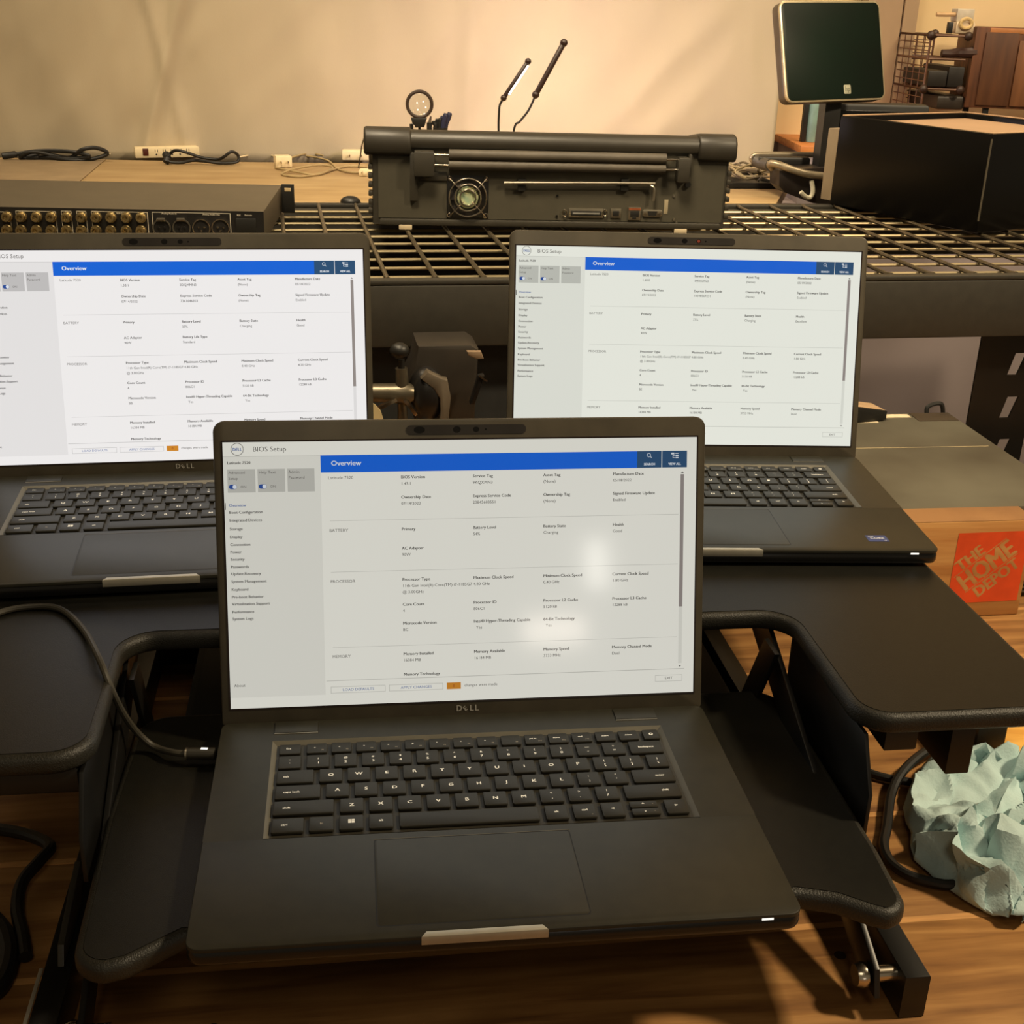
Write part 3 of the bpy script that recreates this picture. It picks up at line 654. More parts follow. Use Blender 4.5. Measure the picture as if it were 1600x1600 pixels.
def charger(px, py, w, d, hh, yaw, label):
    p = atz(px, py, TBZ); fr = Frame(p.x, p.y, TBZ, yaw); t = thing('power_adapter', label, 'power adapter', fr)
    m = MB(); m.box(-w/2, w/2, 0, d, 0, hh, 3); m.build('housing', wp, t)
    for k in (-.22, .22): m = MB(); m.box(w*k-1, w*k+1, -14, 0, hh*.4, hh*.4+5, .3); m.build('prong', chrome, t)
charger(444, 262, 34, 30, 24, 20, 'white plug adapter lying with prongs forward beside the pale cords')
charger(556, 251, 60, 30, 22, 8, 'long white power adapter beside the printer, behind the cord heap')
charger(572, 276, 30, 24, 14, 0, 'small white power adapter against the left side of the printer')
cable('thin_cable', 'thin dark cable rising in an arc behind the left of the printer', [(560, 262, TBZ+3), (563, 245, 190), (566, 225, 225), (574, 208, 262), (590, 200, 285)], 1.3, rubber)
# dark rounded item at the rack edge
p = atz(546, 318, DZ); m = MB(); m.ball((0, 0, 0), 15, 16, (1.2, 1, .75)); o = m.build('rubber_ball', black); put(o, Frame(p.x, p.y+14, TBZ+12)); tag(o, 'small dark rounded rubber lump at the rack edge left of printer', 'rubber lump')

# ------------------------------------------------------------------ one-unit rack device with round sockets
def rack_device():
    a = atz(0, 323, 219); b = atz(385, 330, 219); d = b-a; yaw = math.degrees(math.atan2(d.y, d.x)); fr = Frame(b.x, b.y, DZ+.5, yaw)
    t = thing('rack_device', 'flat black rack-mount unit with rows of round metal sockets', 'rack unit', fr)
    W = 445; dep = fr.onz(415, 285, 219).y if False else 270
    top = mat('device_top', srgb(78, 70, 56), .5, vary=.06, scale=30, bump=.1, bscale=800); bk = mat('device_back', srgb(24, 22, 20), .45)
    m = MB(); m.box(8-W, 24, 0, dep, 1, 43.4, .6); m.mi = 1; m.box(8-W, 24, -.8, 0, 1, 43.4)
    m.build('case', [top, bk], t)
    for x in (24, 8-W-22): 
        m = MB(); m.box(x, x+20, dep-4, dep, 0, 45, .5); m.build('rack_ear', black, t)
        m = MB(); m.box(x+5, x+15, dep-4.6, dep-3.6, 34, 39.5, .2, T=None); m.build('ear_slot', mat('ear_slot', srgb(200, 176, 130), .6), t)
    P = lambda px, py: fr.ony(px, py, -.8)
    gold = mat('bnc_metal', srgb(190, 168, 120), .28, .9)
    for px in (12, 34, 58, 81, 105, 128, 151, 174, 198, 221):
        for py in (338.5, 359):
            q = P(px, py+(px-100)*.006); m = MB(); m.lathe((q.x, -.8, q.z), (q.x, -13, q.z), [(7.4, 0), (7.4, .25), (6, .3), (6.4, .8), (5.6, 1), (3.6, 1), (3.4, .7), (1.2, .68), (1.0, .95), (0, .95)], 20, False); m.build('bnc_socket', gold, t)
    for px in (-12, -36, -60, -84):
        for py in (338, 358.5): q = P(px, py); m = MB(); m.lathe((q.x, -.8, q.z), (q.x, -13, q.z), [(7.4, 0), (7.4, .25), (6, .3), (6.4, .8), (5.6, 1), (3.6, 1), (1.2, .7), (0, .95)], 20, False); m.build('bnc_socket', gold, t)
    for px, kind in ((253, 0), (284, 0), (315, 1), (345, 1)):
        q = P(px, 356); m = MB(); m.lathe((q.x, -.8, q.z), (q.x, -3.2, q.z), [(12.8, 0), (12.8, 1), (11.2, 1), (11, .2)], 28, False); m.mi = 1; m.lathe((q.x, -.8, q.z), (q.x, -1.6, q.z), [(11.1, 1), (0, 1)], 28, False)
        m.build('audio_socket', [chrome if kind else mat('socket_ring', srgb(96, 90, 78), .35, .5), bk], t)
        if kind == 0:
            m = MB(); m.box(q.x-6, q.x+6, -5, -1, q.z+9, q.z+14.5, 1.5); m.build('release_tab', chrome, t)
        for dx, dz in ((-4, 1), (4, 1), (0, -4)):
            m = MB(); m.cyl((q.x+dx, -1.2, q.z+dz), (q.x+dx, -3.4, q.z+dz), 1.3 if kind else 1.6, n=10); m.build('pin', chrome if kind else bk, t)
    q = P(385, 354); m = MB(); m.box(q.x-14, q.x+14, -3, -.8, q.z-11, q.z+12, 1.5); m.build('power_inlet', black, t)
    m = MB(); T = Matrix(((1, 0, 0, 0), (0, 0, -1, -.85), (0, 1, 0, 0), (0, 0, 0, 1)))
    def rl(pa, pb):
        A = P(*pa); B = P(*pb); m.rect_line(A.x, B.x, B.z, A.z, .8, 0, T)
    for a, b in (((24, 329), (92, 375)), ((95, 329.3), (116, 375)), ((119, 329.5), (139, 375)), ((142, 329.7), (234, 375)), ((237, 331), (362, 375)), ((-80, 329), (21, 375))): rl(a, b)
    for s, px, py in (('SDI In', 58, 332), ('SDI Out', 188, 333), ('Analog Audio In', 264, 333.5), ('Analog Audio Out', 330, 335), ('RS2', 373, 336), ('Remote', 388, 336)):
        q = P(px, py); m.text(s, q.x, q.z-1.2, 2.2, .05, 1, .01, 'c', T)
    m.build('panel_print', mat('panel_white', srgb(205, 196, 176), .6), t)
rack_device()

# ------------------------------------------------------------------ black printer seen from the back
PR = Frame(-211, 1937, DZ+4, 5.85)
def printer():
    t = thing('label_printer', 'wide black desktop printer seen from behind on the wire rack', 'printer', PR)
    body = mat('printer_body', srgb(46, 42, 33), .5, vary=.08, scale=80, bump=.15, bscale=1500); cap = mat('printer_lid', srgb(42, 38, 30), .45, vary=.08, bump=.1, bscale=1500); pan = mat('printer_panel', srgb(62, 58, 46), .55, vary=.06, scale=60)
    TX = lambda x: Matrix(((0, 0, 1, x), (1, 0, 0, 0), (0, 1, 0, 0), (0, 0, 0, 1)))
    # body: profile in y-z extruded along x
    m = MB(); m.prism([(0, 4), (0, 120), (150, 100), (210, 60), (210, 4)], 0, 549, 2, TX(-17)); m.mi = 1; m.box(-8, 527, -.9, 0, 14, 119)
    m.build('body', [body, pan], t)
    m = MB(); m.prism([(-6, 119), (-8, 124), (-7, 134), (0, 141), (12, 143.5), (60, 136), (150, 112), (205, 66), (205, 60), (150, 100), (0, 119)], 0, 562, 1, TX(-25)); m.build('top_cover', cap, t, 50)
    for x0, x1 in ((-29, 42), (481, 541)):
        m = MB(); m.prism([(-6, 107), (-11, 112), (-10, 134), (-3, 144), (12, 147), (80, 138), (170, 108), (170, 96), (0, 107)], 0, x1-x0, 4, TX(x0)); m.build('corner_cap', cap, t, 50)
    for s in (-20, 534):
        for i in range(6): m = MB(); m.box(s-3, s+3, -2, 12, 20+i*13, 28+i*13, 1.5); m.build('side_rib', body, t)
    m = MB(); m.box(-6, 525, -4, 2, 3, 13, 2); m.build('lower_rail', body, t)
    # rollers
    for z, r in ((110.5, 7.8), (95.5, 7.2)):
        m = MB(); m.cyl((98, -10, z), (430, -10, z), r, n=24); rl = m.build('roller', mat('roller_grey', srgb(72, 65, 54), .6), t)
        m = MB(); m.cyl((76, -10, z-1), (452, -10, z-1), 1.9, n=12); m.build('roller_rod', chrome, rl)
    m = MB(); m.box(46, 76, -22, -1, 78, 116, 3); m.box(40, 52, -8, -1, 40, 112, 2); m.box(42, 96, -4, -1, 70, 84, 2); m.build('roller_bracket', body, t)
    m = MB(); m.box(448, 466, -22, -1, 76, 114, 3); m.box(466, 470, -12, -1, 84, 118, 1); m.build('roller_bracket', body, t)
    m = MB(); m.cyl((469, -6, 72), (469, -.8, 72), 4.5, n=16); m.build('screw_boss', black, t)
    P = lambda px, py: PR.ony(px, py, -2)
    # fan
    f = P(730.8, 308); fx, fz = f.x, f.z
    m = MB(); m.box(fx-32, fx+32, -2, -.8, fz-32, fz+32, .4); fan = m.build('fan', mat('fan_frame', srgb(14, 13, 12), .4), t)
    m = MB(); m.lathe((fx, -2.2, fz), (fx, -6, fz), [(0, 1), (15, 1), (16.5, .6), (16.5, 0)], 24); m.build('fan_hub', mat('fan_hub', srgb(150, 176, 150), .3, .3, col2=srgb(206, 200, 150), scale=60), fan)  # yellow-green reflections painted into the hub colour
    for k in range(7):
        a = 2*math.pi*k/7; m = MB(); m._add([(fx+r*math.cos(a+o), y, fz+r*math.sin(a+o)) for r, o, y in ((16, 0, -2.4), (29, .12, -2.4), (29, .62, -4.6), (16, .62, -4.6))], [(0, 1, 2, 3)]); m.build('fan_blade', mat('fan_blade', srgb(30, 26, 24), .35), fan)
    m = MB()
    for r in (12, 20, 28.5): m.tube([(fx+r*math.cos(2*math.pi*i/32), -8, fz+r*math.sin(2*math.pi*i/32)) for i in range(32)], 1.35, 8, True, 1)
    for a in (45, 135, 225, 315): m.tube([(fx+9*math.cos(R(a)), -9, fz+9*math.sin(R(a))), (fx+30*math.cos(R(a)), -8.4, fz+30*math.sin(R(a))), (fx+39*math.cos(R(a)), -4, fz+39*math.sin(R(a)))], .9, 8, False, 3)
    for a in (45, 135, 225, 315): m.tube([(fx+39*math.cos(R(a))+3*math.cos(2*math.pi*i/14), -3, fz+39*math.sin(R(a))+3*math.sin(2*math.pi*i/14)) for i in range(14)], .9, 6, True, 1)
    m.build('fan_grille', chrome, t)
    # hex key in two clips
    a, b, c = P(787, 285), P(1012, 286), P(1019.5, 313)
    hx = thing('hex_key', 'long steel hex key clipped across the back of the printer', 'hex key', PR)
    m = MB(); m.tube([(a.x, -9, a.z), (b.x-6, -9, b.z), (b.x+1, -9, b.z-1.5), (c.x-.3, -9, c.z+18), (c.x, -9, c.z)], 2.3, 6, False, 4); m.build('shaft', brushed, hx)
    for px in (815, 975.5):
        q = P(px, 289); m = MB(); m.box(q.x-6, q.x+6, -7, -1, q.z-9, q.z+9, .8); m.build('clip', black, t)
    def port(px0, py0, px1, py1, nm, mm, y=-3.5, bev=.6, r=0):
        A = P(px0, py0); B = P(px1, py1); T = Matrix(((1, 0, 0, 0), (0, 0, 1, y), (0, 1, 0, 0), (0, 0, 0, 1))); m = MB(); m.box(A.x, B.x, B.z, A.z, 0, -y-.8, bev, r=r, T=T); return m.build(nm, mm, t), A, B
    o, A, B = port(889, 325.5, 942, 340.5, 'parallel_port', brushed)
    m = MB(); m.box(A.x+3, B.x-3, -4.2, -3.4, B.z+3.2, A.z-3.2, .3); m.build('port_opening', black, o); m = MB(); m.box(A.x+6, B.x-6, -4.8, -4.1, (A.z+B.z)/2-1.2, (A.z+B.z)/2+1.2); m.build('contact_bar', mat('contact_grey', srgb(120, 118, 112), .4), o)
    for px in (882, 945):
        q = P(px, 332.5); m = MB(); m.tube([(q.x+3.2*math.cos(2*math.pi*i/14), -4, q.z+5*math.sin(2*math.pi*i/14)) for i in range(14)], 1, 6, True, 1); m.build('port_latch', chrome, t)
    o, A, B = port(954.5, 326, 969.5, 340.5, 'usb_port', brushed); m = MB(); m.box(A.x+3, B.x-3, -4.2, -3.4, B.z+3, A.z-3, .3); m.build('port_opening', black, o)
    o, A, B = port(982, 324, 1000, 344, 'network_port', brushed); m = MB(); m.box(A.x+3, B.x-3, -4.2, -3.4, B.z+5, A.z-5, .3); m.box((A.x+B.x)/2-3, (A.x+B.x)/2+3, -4.2, -3.4, B.z+1.5, B.z+6, .2); m.build('port_opening', black, o)
    m = MB(); m.box(A.x+.5, B.x-.5, -4.4, -3.4, A.z-4, A.z-.5); m.build('copper_shield', mat('copper_tab', srgb(170, 100, 66), .4, .6), o)
    o, A, B = port(1004, 327.5, 1034, 339, 'serial_port', brushed, r=3); m = MB(); m.prism([(A.x+8, A.z-2), (B.x-8, A.z-2), (B.x-10, B.z+2), (A.x+10, B.z+2)], 0, .8, 0, Matrix(((1, 0, 0, 0), (0, 0, -1, -3.4), (0, 1, 0, 0), (0, 0, 0, 1)))); m.build('port_opening', black, o)
    for dx in (4, -4): m = MB(); X = A.x+dx if dx > 0 else B.x+dx; m.cyl((X, -3.4, (A.z+B.z)/2), (X, -6.5, (A.z+B.z)/2), 2, n=6); m.build('port_screw', chrome, o)
    port(1038.5, 312, 1043, 334.5, 'label_strip', mat('strip_beige', srgb(150, 138, 112), .5), y=-1.6, bev=.2)
    for px, py in ((871, 306), (870, 338), (1053, 306.5), (1053, 343), (664, 346), (1057, 349), (994, 337)):
        q = P(px, py); m = MB(); m.lathe((q.x, -.8, q.z), (q.x, -2.6, q.z), [(0, 1), (1.8, 1), (2.2, 0)], 12); m.build('screw', steel_b if px < 1050 and px > 700 else brushed, t)
    for x in (33, 463): m = MB(); m.box(x-10, x+10, -4, 14, -4, 4.5, 1.5); m.build('foot', mat('foot_beige', srgb(176, 160, 130), .6), t)
printer()
# ------------------------------------------------------------------ things standing on the far table behind the printer
def onfar(px, py, y): return aty(px, py, y)
def magnifier():
    Yd = 2480; c = aty(655.5, 163, Yd); k = (c-CAM).length/F_PX; fr = Frame(c.x, c.y, TBZ, 6); h = c.z-TBZ
    t = thing('magnifying_glass', 'round magnifying glass on a stand showing above the printer', 'magnifying glass', fr)
    m = MB(); m.tube([((18.2*k)*math.cos(2*math.pi*i/36), 0, h+(18.2*k)*math.sin(2*math.pi*i/36)) for i in range(36)], 2.6*k, 10, True, 1); m.build('lens_rim', mat('rim_brown', srgb(52, 38, 28), .45), t)
    m = MB(); m.lathe((0, -2, h), (0, 2, h), [(0, 0), (10*k, -.2), (16.6*k, .4), (16.6*k, .6), (10*k, 1.2), (0, 1)], 32, False)
    m.build('lens', mat('lens_glass', (1, 1, 1, 1), .02, trans=1, vary=0), t)
    m = MB(); m.prism([(-13*k, h-19*k), (11*k, h-19*k), (7*k, h-32*k), (-6*k, h-33*k), (-8*k, h-29*k), (-10*k, h-29*k)], -6, 6, 1.5, Matrix(((1, 0, 0, 0), (0, 0, -1, 0), (0, 1, 0, 0), (0, 0, 0, 1)))); m.build('neck', black, t)
    for x in (-12, 0): m = MB(); m.bar((x*k, 0, h-28*k), (x*k*.6, 4, 8), 4*k, 5); m.build('stand_rod', black, t)
    m = MB(); m.cyl((0, 0, 0), (0, 0, 10), 45, 42, 28); m.build('stand_base', black, t)
    c2 = glow('tiny_lamp', (1, .95, .8, 1), 1.6)
    for x, y in ((-3.6, 2), (5.4, 4), (-2.6, -7.6), (9, -4), (7, -13.2)): m = MB(); m.ball((x*k, 0, h-(0-y)*k if 0 else h+y*k), 1.2*k, 8); m.build('small_lamp', c2, t)
magnifier()
def marker():
    p = aty(671, 200, 2440); k = (p-CAM).length/F_PX; fr = Frame(p.x, p.y, TBZ); h = p.z-TBZ
    t = thing('marker_pen', 'short dark marker with pale band standing between magnifier and blue gloves', 'marker', fr)
    m = MB(); m.cyl((0, 0, 0), (0, 0, h+8*k), 4*k, n=16); m.build('barrel', black, t)
    m = MB(); m.cyl((0, 0, h+8*k), (1*k, 0, h+12*k), 2.2*k, n=14); m.build('band', brushed, t)
    m = MB(); m.cyl((1*k, 0, h+12*k), (2*k, 0, h+17*k), 2*k, 1.2*k, n=14); m.build('tip_cap', mat('marker_brown', srgb(70, 52, 44), .5), t)
marker()
def pliers_cup():
    p = aty(688, 200, 2440); k = (p-CAM).length/F_PX; fr = Frame(p.x, p.y, TBZ); h = p.z-TBZ
    t = thing('tool_cup', 'dark cup of tools with navy handles behind the printer', 'tool cup', fr)
    m = MB(); m.lathe((0, 0, 0), (0, 0, h+1*k), [(9*k, 0), (11*k, 1), (9.5*k, 1), (8*k, .05)], 24); m.build('cup', black, t)
    nav = mat('navy_grip', srgb(38, 40, 66), .5)
    for i, (x, top, r, dx) in enumerate(((-9, 10, 3, -1), (-5, 13, 3, 0), (-1, 14, 3, 1), (1, 17, 3.2, 2), (5, 21, 4, 3.5), (9, 22, 4, 5))):
        m = MB(); m.tube([(x*.6*k, i%2*4, h-40), (x*k*.8, i%2*4, h+2*k), ((x+dx*.4)*k, i%2*4, h+top*k*.6), ((x+dx)*k, i%2*4, h+top*k)], lambda s, r=r: r*k*(1 if s < .9 else .8), 10); m.build('tool_handle', nav if i > 2 else black, t)
pliers_cup()
def lamp():
    Yd = 2450; W = lambda px, py: aty(px, py, Yd); b = W(788, 235); fr = Frame(b.x, b.y, TBZ); base = Vector((b.x, b.y, TBZ))
    t = thing('gooseneck_lamp', 'clip lamp with two thin black gooseneck light bars above the printer', 'lamp', fr)
    m = MB(); m.box(-30, 30, -22, 22, 0, 26, 4); m.build('clamp_base', black, t)
    q = lambda px, py: W(px, py)-base
    for i, (stem, a, bb) in enumerate((([(779, 203), (779.5, 180), (781, 164), (787, 154)], (787, 153), (825, 96)), ([(803, 203), (812, 190), (826, 172), (837, 148)], (837, 148), (881, 67)))):
        s0 = Vector((-8+16*i, 0, 24)); m = MB(); m.tube([s0]+[q(*p) for p in stem], 2.1, 10); st = m.build('gooseneck', black, t)
        A, B = q(*a), q(*bb); d = (B-A).normalized(); r = 4.2 if i == 0 else 5
        m = MB(); m.lathe(A, B, [(0, 0), (r, .01), (r, .97), (r*.6, 1), (0, 1)], 16); m.build('light_bar', mat('lamp_bar', srgb(44, 26, 20), .4), t)
        for e_ in (A, B): m = MB(); m.ball(e_, r*1.45, 12); m.build('bar_end', MATS['lamp_bar'], st)
        if i == 0:
            sd = Vector((.87, -.12, -.5)); m = MB(); m.bar(A+d*10+sd*4.2, B-d*6+sd*4.2, 5, 3.4, .8)
            m.build('led_strip', mat('led_strip', (1, 1, 1, 1), .5, emit=(1, .90, .84, 1), estr=5.0), t)
        # the bars shine on the sheet behind them
        l = bpy.data.lights.new('bar_light', 'AREA'); l.shape = 'RECTANGLE'; l.size = .012; l.size_y = (B-A).length*S; l.energy = (1.0, 1.3)[i]; l.color = (1, .82, .90)
        o = bpy.data.objects.new('bar_light', l); C.objects.link(o); o.parent = t
        mid = (A+B)/2+Vector((0, 9, 0)); o.location = mid*S
        y = d; z_ = Vector((-.25, -1, .1)); z_ = (z_-y*z_.dot(y)).normalized(); x_ = y.cross(z_)
        o.rotation_euler = Matrix((x_, y, z_)).transposed().to_euler()
lamp()

# ------------------------------------------------------------------ right end of the rack: glossy bin, terminal, handled device
GB = None
def gloss_bin():
    """big glossy black open-topped housing standing on the wire deck"""
    A = atz(1297, 320, DZ); Bq = atz(1526, 366, DZ); d = Bq-A; L = d.length
    yaw = math.degrees(math.atan2(d.y, d.x)); fr = Frame(Bq.x, Bq.y, DZ+1, yaw)
    # local: front face runs from x=-L to 0 at y=0, the body lies on the +y side... which is away from the viewer
    t = thing('equipment_housing', 'large glossy black housing with recessed pale top on the rack at right', 'equipment housing', fr)
    H = fr.ony(1542, 208, 0).z; gl = mat('gloss_black', srgb(9, 8, 7), .3, vary=.05, spec=.3)
    dep = 330
    m = MB()
    m.box(-L, 0, 0, 10, 0, H, 3); m.box(-L, 0, dep-10, dep, 0, H, 3); m.box(-L, -L+12, 8, dep-8, 0, H, 3); m.box(-10, 0, 8, dep-8, 0, H, 3); m.box(-L+6, -6, 6, dep-6, 0, 10)
    m.build('shell', gl, t)
    m = MB(); m.box(-L+11, -9, 9, dep-9, H-18, H-10); m.build('top_panel', mat('panel_tan', srgb(180, 148, 118), .5, vary=.1, scale=3), t)
    m = MB(); e = 3
    m.box(-L+1, -1, dep-9, dep-2, H-.5, H+1.5, .6); m.box(-L+2, -L+9, 2, dep-2, H-.5, H+1.5, .6); m.box(-8, -2, 2, dep-2, H-.5, H+1.5, .6)
    m.build('rim_strip', mat('rim_tan', srgb(190, 158, 125), .3), t)
    m = MB(); m.box(-L-26, -L-1, 0, 130, 6, H-24, 2); m.build('side_panel', mat('side_tan', srgb(140, 124, 100), .5, vary=.04), t)
    m = MB(); m.cyl((-1, -.5, 20), (-1, -.5, H-8), 1.6, n=10); m.build('edge_highlight', mat('edge_highlight', srgb(80, 74, 62), .25), t)  # highlight along the near edge, painted as a paler strip
gloss_bin()
def terminal():
    Yd = 2520
    TL, TR, BR, BL = [aty(*p, Yd) for p in ((1202, 3), (1370, 3), (1388, 153), (1224, 157))]
    Wd = ((TR-TL).length+(BR-BL).length)/2; Hd = ((TL-BL).length+(TR-BR).length)/2; c = (TL+TR+BR+BL)/4
    fr = Frame(c.x, c.y+30, TBZ, 6); t = thing('touch_terminal', 'dark tilted touchscreen terminal with silver rim on a black stand', 'terminal', fr)
    cz = c.z-TBZ; fm = fr.m.transposed(); X = fm @ ray(5510, 4).normalized(); Yv = fm @ -ray(2875, 11728).normalized(); Yv = (Yv-X*Yv.dot(X)).normalized(); Zv = X.cross(Yv)
    T = Matrix((( X.x, Yv.x, Zv.x, 0), (X.y, Yv.y, Zv.y, -30), (X.z, Yv.z, Zv.z, cz), (0, 0, 0, 1)))
    w, h = Wd/2*1.15, Hd/2*1.03; T = Matrix.Translation(X*5)@T
    m = MB(); m.prism(rpoly(-w, w, -h, h, 14), -26, -1, 4, T); m.build('display_housing', mat('housing_dark', srgb(84, 72, 56), .4), t)
    m = MB(); m.prism(rpoly(-w-.5, w+.5, -h-.5, h+.5, 15), -5, 1.0, 1, T); m.build('silver_rim', mat('rim_silver', srgb(200, 184, 150), .3, .6), t)
    m = MB(); m.prism(rpoly(-w+3, w-3, -h+3, h-3, 11), 0, 2.0, .6, T); m.build('screen', mat('screen_green_reflection', srgb(4, 26, 14), .4, col2=srgb(6, 10, 7), scale=2.5, spec=.3), t)  # green reflection painted into the dark screen colour
    lx = w*.22
    m = MB(); m.box(lx-8, lx+8, -h+12, -h+29, 1.5, 2.2, .2, r=2, T=T); m.mi = 1; m.text('hp', lx-6, -h+17, 9.5, 2.3, .9, 0, 'l', T); m.build('brand_badge', [mat('badge', srgb(176, 174, 150), .4, .3), mat('badge_ink', srgb(70, 74, 62), .5)], t)
    q = Vector((w*.12, 0, 0)); 
    m = MB(); m.box(w*.05, w*.32, -20, 20, 10, cz-h+30, 3); m.build('stand_column', black, t)
    m = MB(); m.box(-10, 60, -30, 50, 0, 12, 3, r=12); m.build('stand_foot', black, t)
terminal()
def pos_arm():
    Yd = 2640; a = aty(1295, 160, Yd); b = aty(1458, 160, Yd); z1 = a.z; fr = Frame(a.x, a.y, TBZ, 5); L = (b-a).length; H = z1-TBZ
    t = thing('dark_monitor', 'low black monitor standing behind the glossy black housing', 'monitor', fr)
    m = MB(); m.box(0, L, 0, 40, 10, H, 7); m.build('housing', black, t)
    m = MB(); m.box(10, L-10, -1, .5, 24, H-14, .3); m.build('screen', mat('screen_dark', srgb(10, 10, 8), .15), t)
    m = MB(); m.box(L*.3, L*.7, -40, 90, 0, 10, 3); m.build('stand', black, t)
pos_arm()
def handled_device():
    p = atz(1235, 300, DZ); fr = Frame(p.x, p.y, DZ, 8)
    Yd = p.y+40
    t = thing('handled_device', 'black device with curved silver carry handles left of the glossy housing', 'device', fr)
    def Q(px, py, dy=0): v = aty(px, py, Yd+dy); return fr.l(v)
    T = Matrix(((1, 0, 0, 0), (0, 0, -1, 60), (0, 1, 0, 0), (0, 0, 0, 1)))
    pts = [(1206, 262), (1290, 258), (1297, 318), (1262, 314), (1215, 296), (1206, 286)]
    poly = [(Q(*a).x, Q(*a).z) for a in pts]
    m = MB(); m.prism(poly, 0, 60, 3, T); m.build('body', mat('device_black', srgb(34, 28, 24), .4), t)
    m = MB(); m.box(Q(1190, 240).x, Q(1275, 240).x, 60, 100, Q(1200, 262).z, Q(1200, 246).z, 5); m.build('upper_body', black, t)
    sil = mat('handle_silver', srgb(150, 138, 114), .32, .5)
    m = MB(); m.tube([Q(1207, 263, -30), Q(1203, 256, -36), Q(1215, 257, -44), Q(1240, 266, -50), Q(1262, 272, -50), Q(1286, 275, -40)], 7, 12); m.build('handle', sil, t)
    m = MB(); m.tube([Q(1180, 256, 60), Q(1174, 248, 60), Q(1180, 242, 60), Q(1200, 241, 60), Q(1235, 241, 60), Q(1272, 242, 60)], 5, 12); m.build('handle', sil, t)
    m = MB(); m.tube([Q(1180, 250, 30), Q(1190, 255, 20), Q(1203, 258, 0)], 12, 14); m.build('grip', mat('grip_grey', srgb(70, 64, 54), .5), t)
    m = MB(); m.tube([Q(1268, 282, -46), Q(1270, 300, -46), Q(1265, 309, -48), Q(1257, 306, -52), Q(1251, 300, -54)], 4.5, 10); m.build('hook', mat('hook_cream', srgb(190, 184, 158), .5), t)
    m = MB(); a = Q(1223, 273, -32); m.box(a.x, a.x+9, a.y-3, a.y+30, a.z-8, a.z, .4); m.build('label', mat('label_pale', srgb(224, 196, 180), .6), t)
handled_device()
def wire_tray():
    a = atz(1140, 284, TBZ+14); fr = Frame(a.x, a.y, TBZ, 11); b = fr.onz(1222, 286, 14); L = b.x
    t = thing('parts_tray', 'black tray of tangled wire just right of the printer', 'tray', fr)
    m = MB(); m.box(0, L, 0, 190, 0, 5, 1, r=8); m.box(0, L, 0, 4, 0, 12, 1); m.box(0, 4, 0, 190, 0, 12, 1); m.box(L-4, L, 0, 190, 0, 12, 1); m.build('tray', black, t)
    r2 = random.Random(3)
    for i in range(4):
        m = MB(); pts = [(r2.uniform(14, L-14), 95+80*math.sin(k*1.1+i), r2.uniform(12, 36)) for k in range(11)]; m.tube(pts, 2.4, 8, smooth=5); m.build('wire_loop', mat('wire_grey%d' % (i % 2), (srgb(96, 84, 62), srgb(150, 134, 100))[i % 2], .5), t)
wire_tray()
def small_props():
    # what shows under the terminal: dark post, teal bottle behind it
    p = aty(1226, 170, 2900); q = Frame(p.x, p.y, TBZ, 4)
    p2 = aty(1266, 172, 3030)
    fr = Frame(p2.x+12, 3040, 220.5, 4)
    t = thing('spray_bottle', 'pale teal bottle glimpsed under the terminal screen', 'bottle', fr)
    h = aty(1266, 140, 3030).z-220
    m = MB(); m.lathe((0, 0, 0), (0, 0, max(h, 60)), [(12, 0), (14, .1), (14, .7), (6, .85), (6, 1), (0, 1)], 20); m.build('bottle_body', mat('teal_plastic', srgb(120, 150, 140), .4), t)
    m = MB(); m.box(-26, -15, -6, 6, 0, max(h, 60)+10, 1); m.build('dark_grip', black, t)
    return
